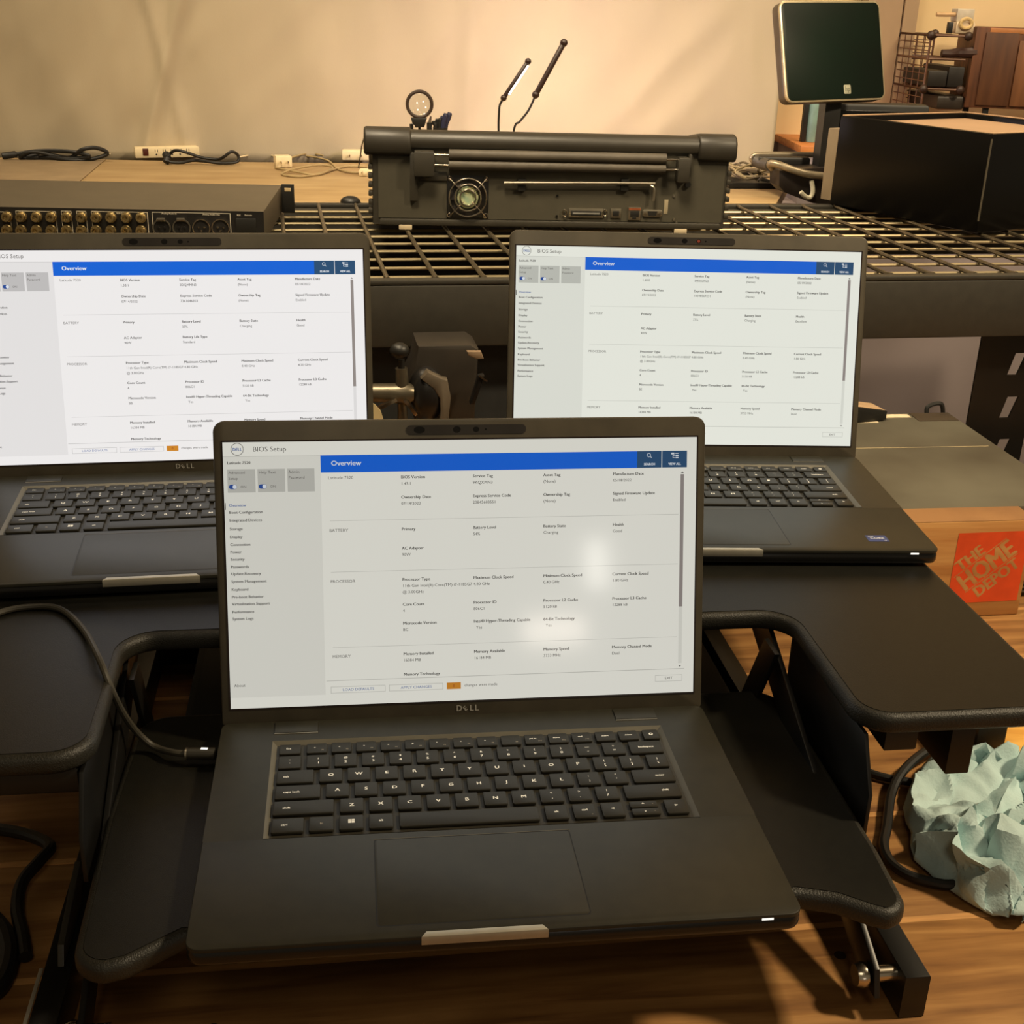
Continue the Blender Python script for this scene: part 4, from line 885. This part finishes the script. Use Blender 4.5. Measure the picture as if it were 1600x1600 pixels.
# ------------------------------------------------------------------ cube shelf and cabinet against the back wall
def cube_shelf():
    Yd = 2960; a = aty(1455, 55, Yd); fr = Frame(a.x, a.y, 0, 3); P = lambda px, py, y=0: fr.ony(px, py, y)
    t = thing('wire_cube_shelf', 'brown wire grid cube shelf against the cream wall', 'shelf', fr)
    wm = mat('wire_brown', srgb(96, 62, 38), .5)
    A = P(1455, 55); B = P(1530, 58); zt = A.z; zm = P(1443, 139).z; zb = 150
    xs = [A.x, A.x+84]; WX = 84; D = 210
    nodes = []
    for y in (0, D):
        for x in xs:
            for z in (zt, zm, 230):
                m = MB(); m.ball((x, y, z), 10, 12); m.build('joint', mat('joint_brown', srgb(52, 34, 24), .5), t)
    def grid(p0, u, v, nu, nv, nm='wire_panel', sk=0):
        m = MB(); p0 = Vector(p0); u = Vector(u); v = Vector(v)
        for i in range(nu+1): m.tube([p0+u*i/nu, p0+u*i/nu+v], 2.6 if i in (0, nu) else 1.3, 5, False, 1)
        for i in range(nv+1): m.tube([p0+v*i/nv, p0+v*i/nv+u], 2.6 if i in (0, nv) else 1.3, 5, False, 1)
        m.build(nm, wm, t)
    H = zt-zm
    zlow = 223
    for k in range(2):
        z = zm-k*H if k == 0 else zlow; H = zt-zm if k == 0 else zm-zlow
        grid((xs[0], 0, z), (0, D, 0), (0, 0, H), 5, 7); grid((xs[0], D, z), (WX, 0, 0), (0, 0, H), 4, 8)
        grid((xs[0], 0, z), (WX, 0, 0), (0, D, 0), 4, 5, 'shelf_panel')
    grid((xs[0], 0, zt), (WX, 0, 0), (0, D, 0), 4, 5, 'shelf_panel')
    for y in (0, D):
        for x in xs: m = MB(); m.cyl((x, y, 221), (x, y, 232), 3, n=8); m.build('post', wm, t)
    # what the shelf holds
    def hold(name, label, cat, px0, py0, px1, py1, y, d, mm, bev=3):
        a = P(px0, py0, y); b = P(px1, py1, y); g = Frame(*fr.w(a.x, y, b.z), 3); m = MB(); m.box(0, b.x-a.x, 0, d, 0, a.z-b.z, bev); o = m.build(name, mm); put(o, g); tag(o, label, cat); return o
    blk = mat('case_black', srgb(32, 27, 22), .5)
    zl = zm
    def holdz(name, label, cat, px0, py0, px1, zf, y, d, mm, bev=3):
        a = P(px0, py0, y); b = P(px1, py0, y); g = Frame(*fr.w(a.x, y, zf), 3); m = MB(); m.box(0, b.x-a.x, 0, d, 0, a.z-zf, bev); o = m.build(name, mm); put(o, g); tag(o, label, cat); return o
    holdz('black_box', 'black box on the left of the middle wire shelf', 'box', 1452, 110, 1481, zl+4, 20, 170, blk)
    holdz('black_box', 'taller black box beside it, half behind the brown cabinet', 'box', 1484, 104, 1508, zl+4, 20, 170, blk)
    holdz('tool_case', 'low dark grey case on the lower wire shelf beside the cabinet', 'case', 1466, 149, 1508, zm-H+4 if 0 else P(1470, 171, 20).z, 20, 200, mat('tool_case', srgb(48, 40, 32), .4), 6)
    # intermediate shelf strip with small dark tools
    z2 = P(1450, 92).z
    grid((xs[0], 0, z2), (WX, 0, 0), (0, D, 0), 4, 5, 'shelf_panel')
    g = Frame(*fr.w(P(1470, 90, 20).x, 20, z2+3), 3); m = MB(); m.tube([(0, 0, 9), (20, 0, 9), (40, 4, 11), (60, 0, 12), (76, 0, 13)], lambda s: 8+5*s, 10); o = m.build('hand_tool', mat('tool_brown', srgb(58, 34, 24), .5)); put(o, g); tag(o, 'dark brown hand tool lying on the upper wire shelf', 'tool')
    # white clutter on top
    zt4 = zt+4
    w_ = mat('pale_plastic', srgb(226, 206, 176), .45)
    g = Frame(*fr.w(P(1493, 50, 40).x, 40, zt4), 3); t2 = thing('tape_dispenser', 'pale tape dispenser sitting on top of the wire cube shelf', 'tape dispenser', g)
    m = MB(); m.box(0, 42, 0, 50, 0, 26, 5); m.build('base', w_, t2); m = MB(); m.tube([(20+13*math.cos(k*math.pi/8), -4, 22+10*math.sin(k*math.pi/8)) for k in range(16)], 4, 8, True, 1); m.build('roll', mat('roll_cream', srgb(208, 178, 120), .6), t2)
    m = MB(); m.box(2, 40, 10, 48, 26, 52, 2); m.build('clear_cover', mat('pale_grey', srgb(196, 186, 168), .4), t2)
    m = MB(); m.tube([(6, 20, 40), (-20, 20, 39), (-42, 20, 39)], 4.5, 8, False, 1); m.build('arm', mat('arm_tan', srgb(196, 160, 116), .5), t2)
    g = Frame(*fr.w(P(1484, 53, 30).x, 30, zt4), 3); m = MB(); m.box(-5, 5, 0, 12, 0, 24, 1); o = m.build('small_tin', black); put(o, g); tag(o, 'tiny black container left of the pale tape dispenser', 'container')
cube_shelf()
def cabinet():
    Yd = 2975; a = aty(1527, 42, Yd); fr = Frame(a.x, a.y, 0, -6); P = lambda px, py, y=0: fr.ony(px, py, y)
    t = thing('wooden_cabinet', 'brown wooden cabinet cut off by the top right picture edge', 'cabinet', fr)
    wd = mat('cabinet_wood', srgb(112, 66, 34), .6, col2=srgb(78, 44, 22), scale=7, stretch=(8, 8, 1)); 
    zt = a.z; zb = P(1515, 168).z
    m = MB(); m.box(0, 420, 0, 180, zb, zt, 2); m.build('carcass', wd, t)
    for i, x in enumerate((22, 96, 170, 244, 318)): m = MB(); m.box(x, x+70, -5, 0, zb+6, zt-10-i % 2*16, 1); m.build('front_board', mat('cabinet_board%d' % (i % 2), (srgb(96, 58, 30), srgb(124, 80, 46))[i % 2], .55, col2=(srgb(76, 44, 22), srgb(98, 60, 32))[i % 2], scale=6, stretch=(8, 8, 1)), t)
    m = MB(); m.box(30, 420, -1, 4, zt-12, zt-1, 1); m.build('top_rail', mat('rail_orange', srgb(176, 116, 66), .5), t)
    for x, y in ((50, 14), (40, 165), (380, 14), (380, 165)): m = MB(); m.box(x-6, x+6, y-6, y+6, 220.5, zb); m.build('leg', black, t)
cabinet()
small_props()

# ------------------------------------------------------------------ right side of the bench: grey case, timber offcut, cable, blue towel
CF = Frame(0, 700, BZ, 8.3)
def grey_case():
    t = thing('grey_case', 'long grey metal equipment case behind the timber offcut', 'equipment case', CF)
    g = mat('case_grey', srgb(98, 94, 80), .55, vary=.10, scale=5, col2=srgb(70, 64, 52), bump=.05)
    m = MB(); m.box(230, 703, 478, 805, 3, 110, 2); m.build('housing', g, t)
    m = MB(); m.box(320, 690, 670, 671.2, 109.9, 110.4); m.build('seam_line', mat('seam_light', srgb(168, 152, 120), .5), t)
    for a, b, c_, d_ in ((596, 641, 786, 799), (558, 588, 766, 775)): m = MB(); m.box(a, b, c_, d_, 110, 110.6); m.build('white_label', mat('case_label', srgb(206, 190, 158), .6), t)
    m = MB(); m.box(645, 700, 770, 803, 109.8, 111, .5); m.build('dark_panel', mat('case_dark', srgb(66, 56, 44), .4), t)
    m = MB(); m.tube([(672, 803, 104), (672, 806, 118), (690, 806, 122), (696, 806, 104)], 3, 8); m.build('latch', black, t)
    m = MB()
    m.box(640, 700, 476, 478, 6, 44, .3); 
    mesh = m.build('vent_panel', mat('vent_dark', srgb(30, 27, 24), .4), t)
    m = MB()
    for i in range(11): m.box(641+i*5.6, 642+i*5.6, 475, 476.2, 6, 44)
    for i in range(8): m.box(640, 700, 475, 476.2, 7+i*5, 8+i*5)
    m.build('vent_mesh', mat('vent_wire', srgb(110, 104, 92), .4, .4), mesh)
grey_case()
def tablet():
    fr = CF; a = fr.onz(1391, 652, 110); g = Frame(*fr.w(a.x-16, a.y+2, 111.5), 20)
    t = thing('label_maker', 'thin black wedge with tan top on the grey case behind right laptop', 'label maker', g)
    m = MB(); m.prism([(0, 0), (0, 12), (-150, 40), (-150, 0)], -18, 18, 1.5, Matrix(((1, 0, 0, 0), (0, 0, -1, 0), (0, 1, 0, 0), (0, 0, 0, 1)))); m.build('body', black, t)
    m = MB(); m._add([(-2, -16, 12.8), (-2, 16, 12.8), (-148, 16, 40.4), (-148, -16, 40.4)], [(0, 1, 2, 3)]); m.build('top_face', mat('wedge_top', srgb(176, 146, 112), .5), t)
tablet()
def timber():
    t = thing('timber_block', 'pale timber offcut with orange stencilled square, standing on edge', 'timber block', CF)
    wd = mat('pine', srgb(214, 164, 100), .6, col2=srgb(186, 130, 72), scale=5, stretch=(1.2, 14, 14), bump=.15, bscale=30, lo=.3, hi=.7)
    m = MB(); m.box(470, 622, 434, 472, .5, 112, 1.2); m.build('block', wd, t)
    m = MB(); m.box(470, 622, 434.4, 471.6, 112, 112.5, .2); m.build('sawn_top', mat('pine_dark', srgb(150, 108, 66), .7, col2=srgb(120, 82, 48), scale=12), t)
    x0, x1, z0, z1 = 536, 618, 16, 100; y = 433.7
    T = Matrix(((1, 0, 0, 0), (0, 0, -1, y), (0, 1, 0, 0), (0, 0, 0, 1)))
    m = MB(); m._add([(x0+2, z1-1, 0), (x0+2, z0+16, 0), (x0+14, z0+1, 0), (x1, z0+2, 0), (x1, z1, 0)], [(0, 1, 2, 3, 4)], T)
    sq = m.build('orange_square', mat('stencil_orange', srgb(236, 84, 34), .6, vary=.08, scale=40), t)
    a = R(41); m = MB(); c = ((x0+x1)/2, (z0+z1)/2)
    def line(s, off, cap, wide, sh=0):
        ox = c[0]-off*math.sin(a)+sh*math.cos(a); oy = c[1]+off*math.cos(a)+sh*math.sin(a)
        m.text(s, ox, oy, cap, .08, wide, .045, 'c', T, a)
    line('THE', 17, 12.5, 1.0, -9); line('HOME', -7, 20.5, .80, 0); line('DEPOT', -23.5, 13, .92, 1)
    for off in (15.2, -8.8): m._add([(c[0]-off*math.sin(a)+u*math.cos(a), c[1]+off*math.cos(a)+u*math.sin(a), .08) for u in (-34, 34)]+[(c[0]-(off+.9)*math.sin(a)+u*math.cos(a), c[1]+(off+.9)*math.cos(a)+u*math.sin(a), .08) for u in (34, -34)], [(0, 1, 2, 3)], T)
    m.build('stencil_lettering', mat('stencil_bare', srgb(214, 164, 100), .6, col2=srgb(190, 136, 78), scale=5, stretch=(1.2, 14, 14)), t)
timber()
# cables on and over the bench
z = BZ+4.6
cable('thick_cable', 'thick black cable looping on the bench beside the blue towel', [(1500, 1150, z+10), (1462, 1166, z+10), (1430, 1186, z+10), (1406, 1212, z+7), (1392, 1243, z+2), (1386, 1290, z), (1381, 1320, z), (1390, 1345, z), (1415, 1365, z), (1450, 1377, z), (1490, 1382, z), (1535, 1366, z), (1580, 1330, z)], 4.0, rubber)
cable('black_cable', 'black cable running from under the side plate behind the loop', [(1300, 1190, z), (1345, 1203, z), (1380, 1214, z), (1425, 1222, z), (1470, 1228, z)], 3.6, rubber)
cable('charging_cable', 'slim black charging cable plugged into the left side of the front laptop', [(-60, 985, HT+2.6), (0, 957, HT+2.6), (50, 948, HT+2.6), (95, 952, HT+2.8), (130, 984, HT+3.5), (155, 1030, HT+8), (172, 1072, HT-4), (190, 1110, 45), (212, 1142, 20), (240, 1166, 6), (272, 1176, 8), (294, 1177, 8.4)], 2.4, mat('cable_soft', srgb(58, 54, 44), .55), ends=None)
def usb_plug():
    a = atz(290, 1178, 8.5); b = atz(338, 1178, 8.5); fr = Frame(a.x, a.y, 8.5); d = b-a
    t = thing('charging_plug', 'black cylindrical charging plug with tiny white light at the laptop side', 'plug', fr)
    m = MB(); m.lathe(Vector((0, 0, 0)), d, [(2, 0), (4.2, .05), (4.4, .2), (4.4, .95), (3, 1), (0, 1)], 18); m.build('plug_body', mat('plug_dark', srgb(48, 45, 38), .4), t)
    m = MB(); m.lathe(Vector((0, 0, 0)), d*.06, [(4.5, 0), (4.5, 1)], 18); m.build('ring', brushed, t)
    m = MB(); q = d*.62; m.box(q.x-2.4, q.x+2.4, q.y-1, q.y+1, 3.8, 4.7, .2); m.build('light', MATS['status_light'], t)
usb_plug()
z = BZ+5
cable('power_cable', 'thick black cable rising off the bench under the left wing', [(-60, 1290, z), (0, 1296, z), (45, 1305, z+2), (78, 1322, z+6), (62, 1345, z+6), (35, 1378, z+3), (27, 1420, z), (36, 1465, z), (40, 1495, z)], 4.6, rubber)
cable('heavy_cable', 'heavy black cable curving at the lower left picture edge', [(-40, 1410, z), (0, 1448, z), (12, 1475, z), (14, 1500, z), (0, 1540, z), (-40, 1570, z)], 6.5, rubber)
def lit_patch():  # yellow sheet stands in for light falling on the bench
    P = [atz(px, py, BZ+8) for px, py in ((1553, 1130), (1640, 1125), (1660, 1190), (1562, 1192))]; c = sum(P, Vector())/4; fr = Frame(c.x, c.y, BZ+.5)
    m = MB(); m.prism([(p.x-c.x, p.y-c.y) for p in P], 0, 8, .6); o = m.build('lit_bench_patch', mat('lit_patch_yellow', srgb(244, 190, 96), .6, col2=srgb(222, 160, 70), scale=20, stretch=(1, 5, 5))); put(o, fr); tag(o, 'bright yellow sheet standing in for a lit bench patch behind the blue towel', 'lit patch')
lit_patch()
def post_block():
    a = atz(1520, 1190, BZ); fr = Frame(a.x, a.y, BZ+.5, 8.3); m = MB(); m.box(0, 26, 0, 40, 0, 60, 1.5); o = m.build('black_bracket', black); put(o, fr); tag(o, 'black upright bracket between blue towel and riser wing', 'bracket')
post_block()
def under_box():  # black box added so the space under the riser looks dark
    m = MB(); m.box(-238, 238, 222, 386, .5, 40, 6, r=10); o = m.build('bench_darkening_box', mat('darkening_box_black', srgb(20, 18, 16), .8)); put(o, BN); tag(o, 'flat black box added to darken the bench under the riser', 'case')
under_box()
def towel():
    """crumpled paper towel; outline follows corner points on the bench, folds are real"""
    L0 = BZ+2
    loop_l = [(1552, 1432, L0), (1500, 1402, L0), (1428, 1345, L0), (1424, 1303, L0+4), (1411, 1264, L0), (1436, 1205, L0+6), (1470, 1175, L0+12), (1530, 1178, L0+14)]
    loop_r = [(1640, 1440, L0), (1650, 1400, L0), (1655, 1360, L0), (1660, 1320, L0), (1670, 1280, L0), (1680, 1250, L0), (1680, 1225, L0), (1650, 1215, L0)]
    A = [atz(*p) for p in loop_l]; B = [atz(*p) for p in loop_r]
    A = spline(A, 2); B = spline(B, 2); n = len(A); mc = 12; r3 = random.Random(11)
    c = sum(A+B, Vector())/(2*n); c.z = BZ
    G = []
    for i in range(n):
        row = []
        for j in range(mc+1):
            p = A[i].lerp(B[i], j/mc); s_ = i/(n-1); e = min(1, j*.55)*min(1, .25+s_*4)*min(1, (1-s_)*5+.3)
            p = p + Vector((r3.uniform(-9, 9), r3.uniform(-8, 8), 0))*min(1, j)
            big = 19+22*noise.noise(Vector((p.x*.011, p.y*.011, 2)))*1.6
            p.z = max(BZ+1+2*(j > 0), p.z+e*(big+r3.uniform(-16, 18)) if 0 < j else p.z)
            row.append(p)
        G.append(row)
    K = 5; bm = bmesh.new(); V = []
    for i in range((n-1)*K+1):
        row = []; a0 = min(i//K, n-2); u = i/K-a0
        for j in range(mc*K+1):
            b0 = min(j//K, mc-1); v = j/K-b0; P00, P01, P10, P11 = G[a0][b0], G[a0][b0+1], G[a0+1][b0], G[a0+1][b0+1]
            if (a0*7+b0*3) % 2: p = P00+(P01-P00)*v+(P10-P00)*u if u+v <= 1 else P11+(P10-P11)*(1-v)+(P01-P11)*(1-u)
            else: p = P00+(P01-P00)*v+(P11-P01)*u if v >= u else P00+(P10-P00)*u+(P11-P10)*v
            w_ = Vector((noise.noise(p*.045), noise.noise(p*.045+Vector((7, 0, 0))), noise.noise(p*.07+Vector((0, 7, 0)))*.9))*5
            q = p+w_*min(1, j/4); q.z += 1.2*noise.noise(p*.16)
            q.z = max(BZ+.8, q.z)
            row.append(bm.verts.new(((q.x-c.x)*S, (q.y-c.y)*S, (q.z-BZ)*S)))
        V.append(row)
    for i in range(len(V)-1):
        for j in range(mc*K): bm.faces.new((V[i][j], V[i][j+1], V[i+1][j+1], V[i+1][j]))
    bmesh.ops.recalc_face_normals(bm, faces=bm.faces)
    me = bpy.data.meshes.new('paper_towel'); bm.to_mesh(me); bm.free()
    o = obj('paper_towel', me, mat('towel_blue', srgb(192, 216, 216), .85, vary=.05, scale=30, bump=.4, bscale=500, spec=.2), smooth=40); put(o, Frame(c.x, c.y, BZ+.6))
    so = o.modifiers.new('s', 'SOLIDIFY'); so.thickness = .0004
    tag(o, 'crumpled pale blue paper towel on the bench at the right edge', 'paper towel')
towel()

# ------------------------------------------------------------------ what shows in the dark gap below the rack
UF = Frame(-130, 1440, BZ, 10)
def under_things():
    P = lambda px, py, y=0: UF.ony(px, py, y); T = Matrix(((1, 0, 0, 0), (0, 0, -1, 0), (0, 1, 0, 0), (0, 0, 0, 1)))
    t = thing('light_stand', 'steel stand with braced column in the gap left of the dark tool', 'stand', UF)
    a = P(629, 672); b = P(627, 556); cz = P(625, 615).z
    m = MB(); m.cyl((a.x, 0, 4), (a.x, 0, cz+8), 6, n=16); m.cyl((a.x, 0, cz+8), (b.x, 0, P(627, 575).z), 8, 7.4, 18); m.build('column', mat('stand_steel', srgb(104, 96, 80), .35, .7), t)
    m = MB(); m.cyl((b.x, 0, P(627, 575).z), (b.x, 0, P(626, 562).z), 4, n=14); m.ball((b.x-2, 0, P(626, 548).z), 11, 14, (1.1, 1, .9)); m.build('top_knob', black, t)
    m = MB(); m.lathe((a.x-48, 6, cz), (a.x+14, 0, cz), [(0, 0), (11, .02), (12, .6), (14, .85), (10, 1), (0, 1)], 18); m.build('hub', MATS['stand_steel'], t)
    for dx, dz in ((-40, -18), (16, -22)):
        m = MB(); m.bar((a.x+(-8 if dx < 0 else 2), -12, cz-3), (a.x+dx, -16, cz+dz), 6, 4, 1); m.build('brace_arm', chrome, t)
    m = MB(); m.cyl((a.x, 0, 0), (a.x, 0, 6), 50, 46, 28); m.build('foot', black, t)
    # dark powered tool with a curved grey band
    t = thing('dark_tool', 'dark plastic device with curved grey band in gap below the rack', 'device', UF)
    def poly(pts): return [(P(*q).x, P(*q).z) for q in pts]
    m = MB(); m.prism(poly([(655, 547), (740, 545), (752, 553), (750, 600), (746, 672), (700, 672), (650, 665), (640, 600), (650, 580)]), -90, -20, 6, T); m.build('body', mat('tool_dark', srgb(44, 39, 33), .45), t)
    m = MB(); q = P(668, 620); m.ball((q.x, 10, q.z), 30, 22, (.78, .8, 1.15)); m.build('rounded_grip', mat('tool_black', srgb(22, 20, 19), .35), t)
    m = MB(); m.prism(poly([(656, 588), (667, 577), (690, 588), (698, 590), (703, 617), (697, 672), (683, 672), (687, 640), (685, 618), (676, 604)]), -6, 12, 2.5, T); m.build('curved_band', mat('band_grey', srgb(92, 82, 68), .5), t)
    m = MB(); m.prism(poly([(746, 585), (755, 583), (750, 600), (740, 628), (733, 628), (742, 600)]), -4, 12, 2, T); m.build('side_lever', mat('tool_black', srgb(22, 20, 19), .35), t)
    m = MB(); q = P(750, 585); m.bar((q.x-3, -13, q.z+2), (q.x+7, -13, q.z-5), 1.6, 2); m.build('silver_pin', chrome, t)
    m = MB(); m.prism(poly([(726, 542), (748, 542), (752, 553), (742, 554), (728, 548)]), 14, 22, 1, T); m.build('tan_tab', mat('tab_tan', srgb(130, 108, 84), .6), t)
    # leaning paper, and a dark board painted as wall in shade
    fr = Frame(*UF.w(P(590, 640, -30).x, -30), BZ+.5, 10) if False else UF
    o = MB(); o.prism(poly([(583, 618), (592, 628), (603, 664), (603, 690), (570, 690), (570, 612)]), 34, 36, 0, T); o = o.build('paper_card', mat('card_cream', srgb(196, 176, 130), .7)); put(o, Frame(UF.o.x, UF.o.y, BZ+0, 10)); tag(o, 'cream card leaning in the gap at the left laptop corner', 'card')
    o = MB(); o.box(-600, 520, 185, 200, -600, 178, 1); o = o.build('shaded_wall_board', mat('wall_shade_dark', srgb(44, 46, 46), .6)); put(o, Frame(UF.o.x, UF.o.y, BZ, 10)); tag(o, 'dark blue-grey board standing in for the shaded wall under the rack', 'board')
under_things()
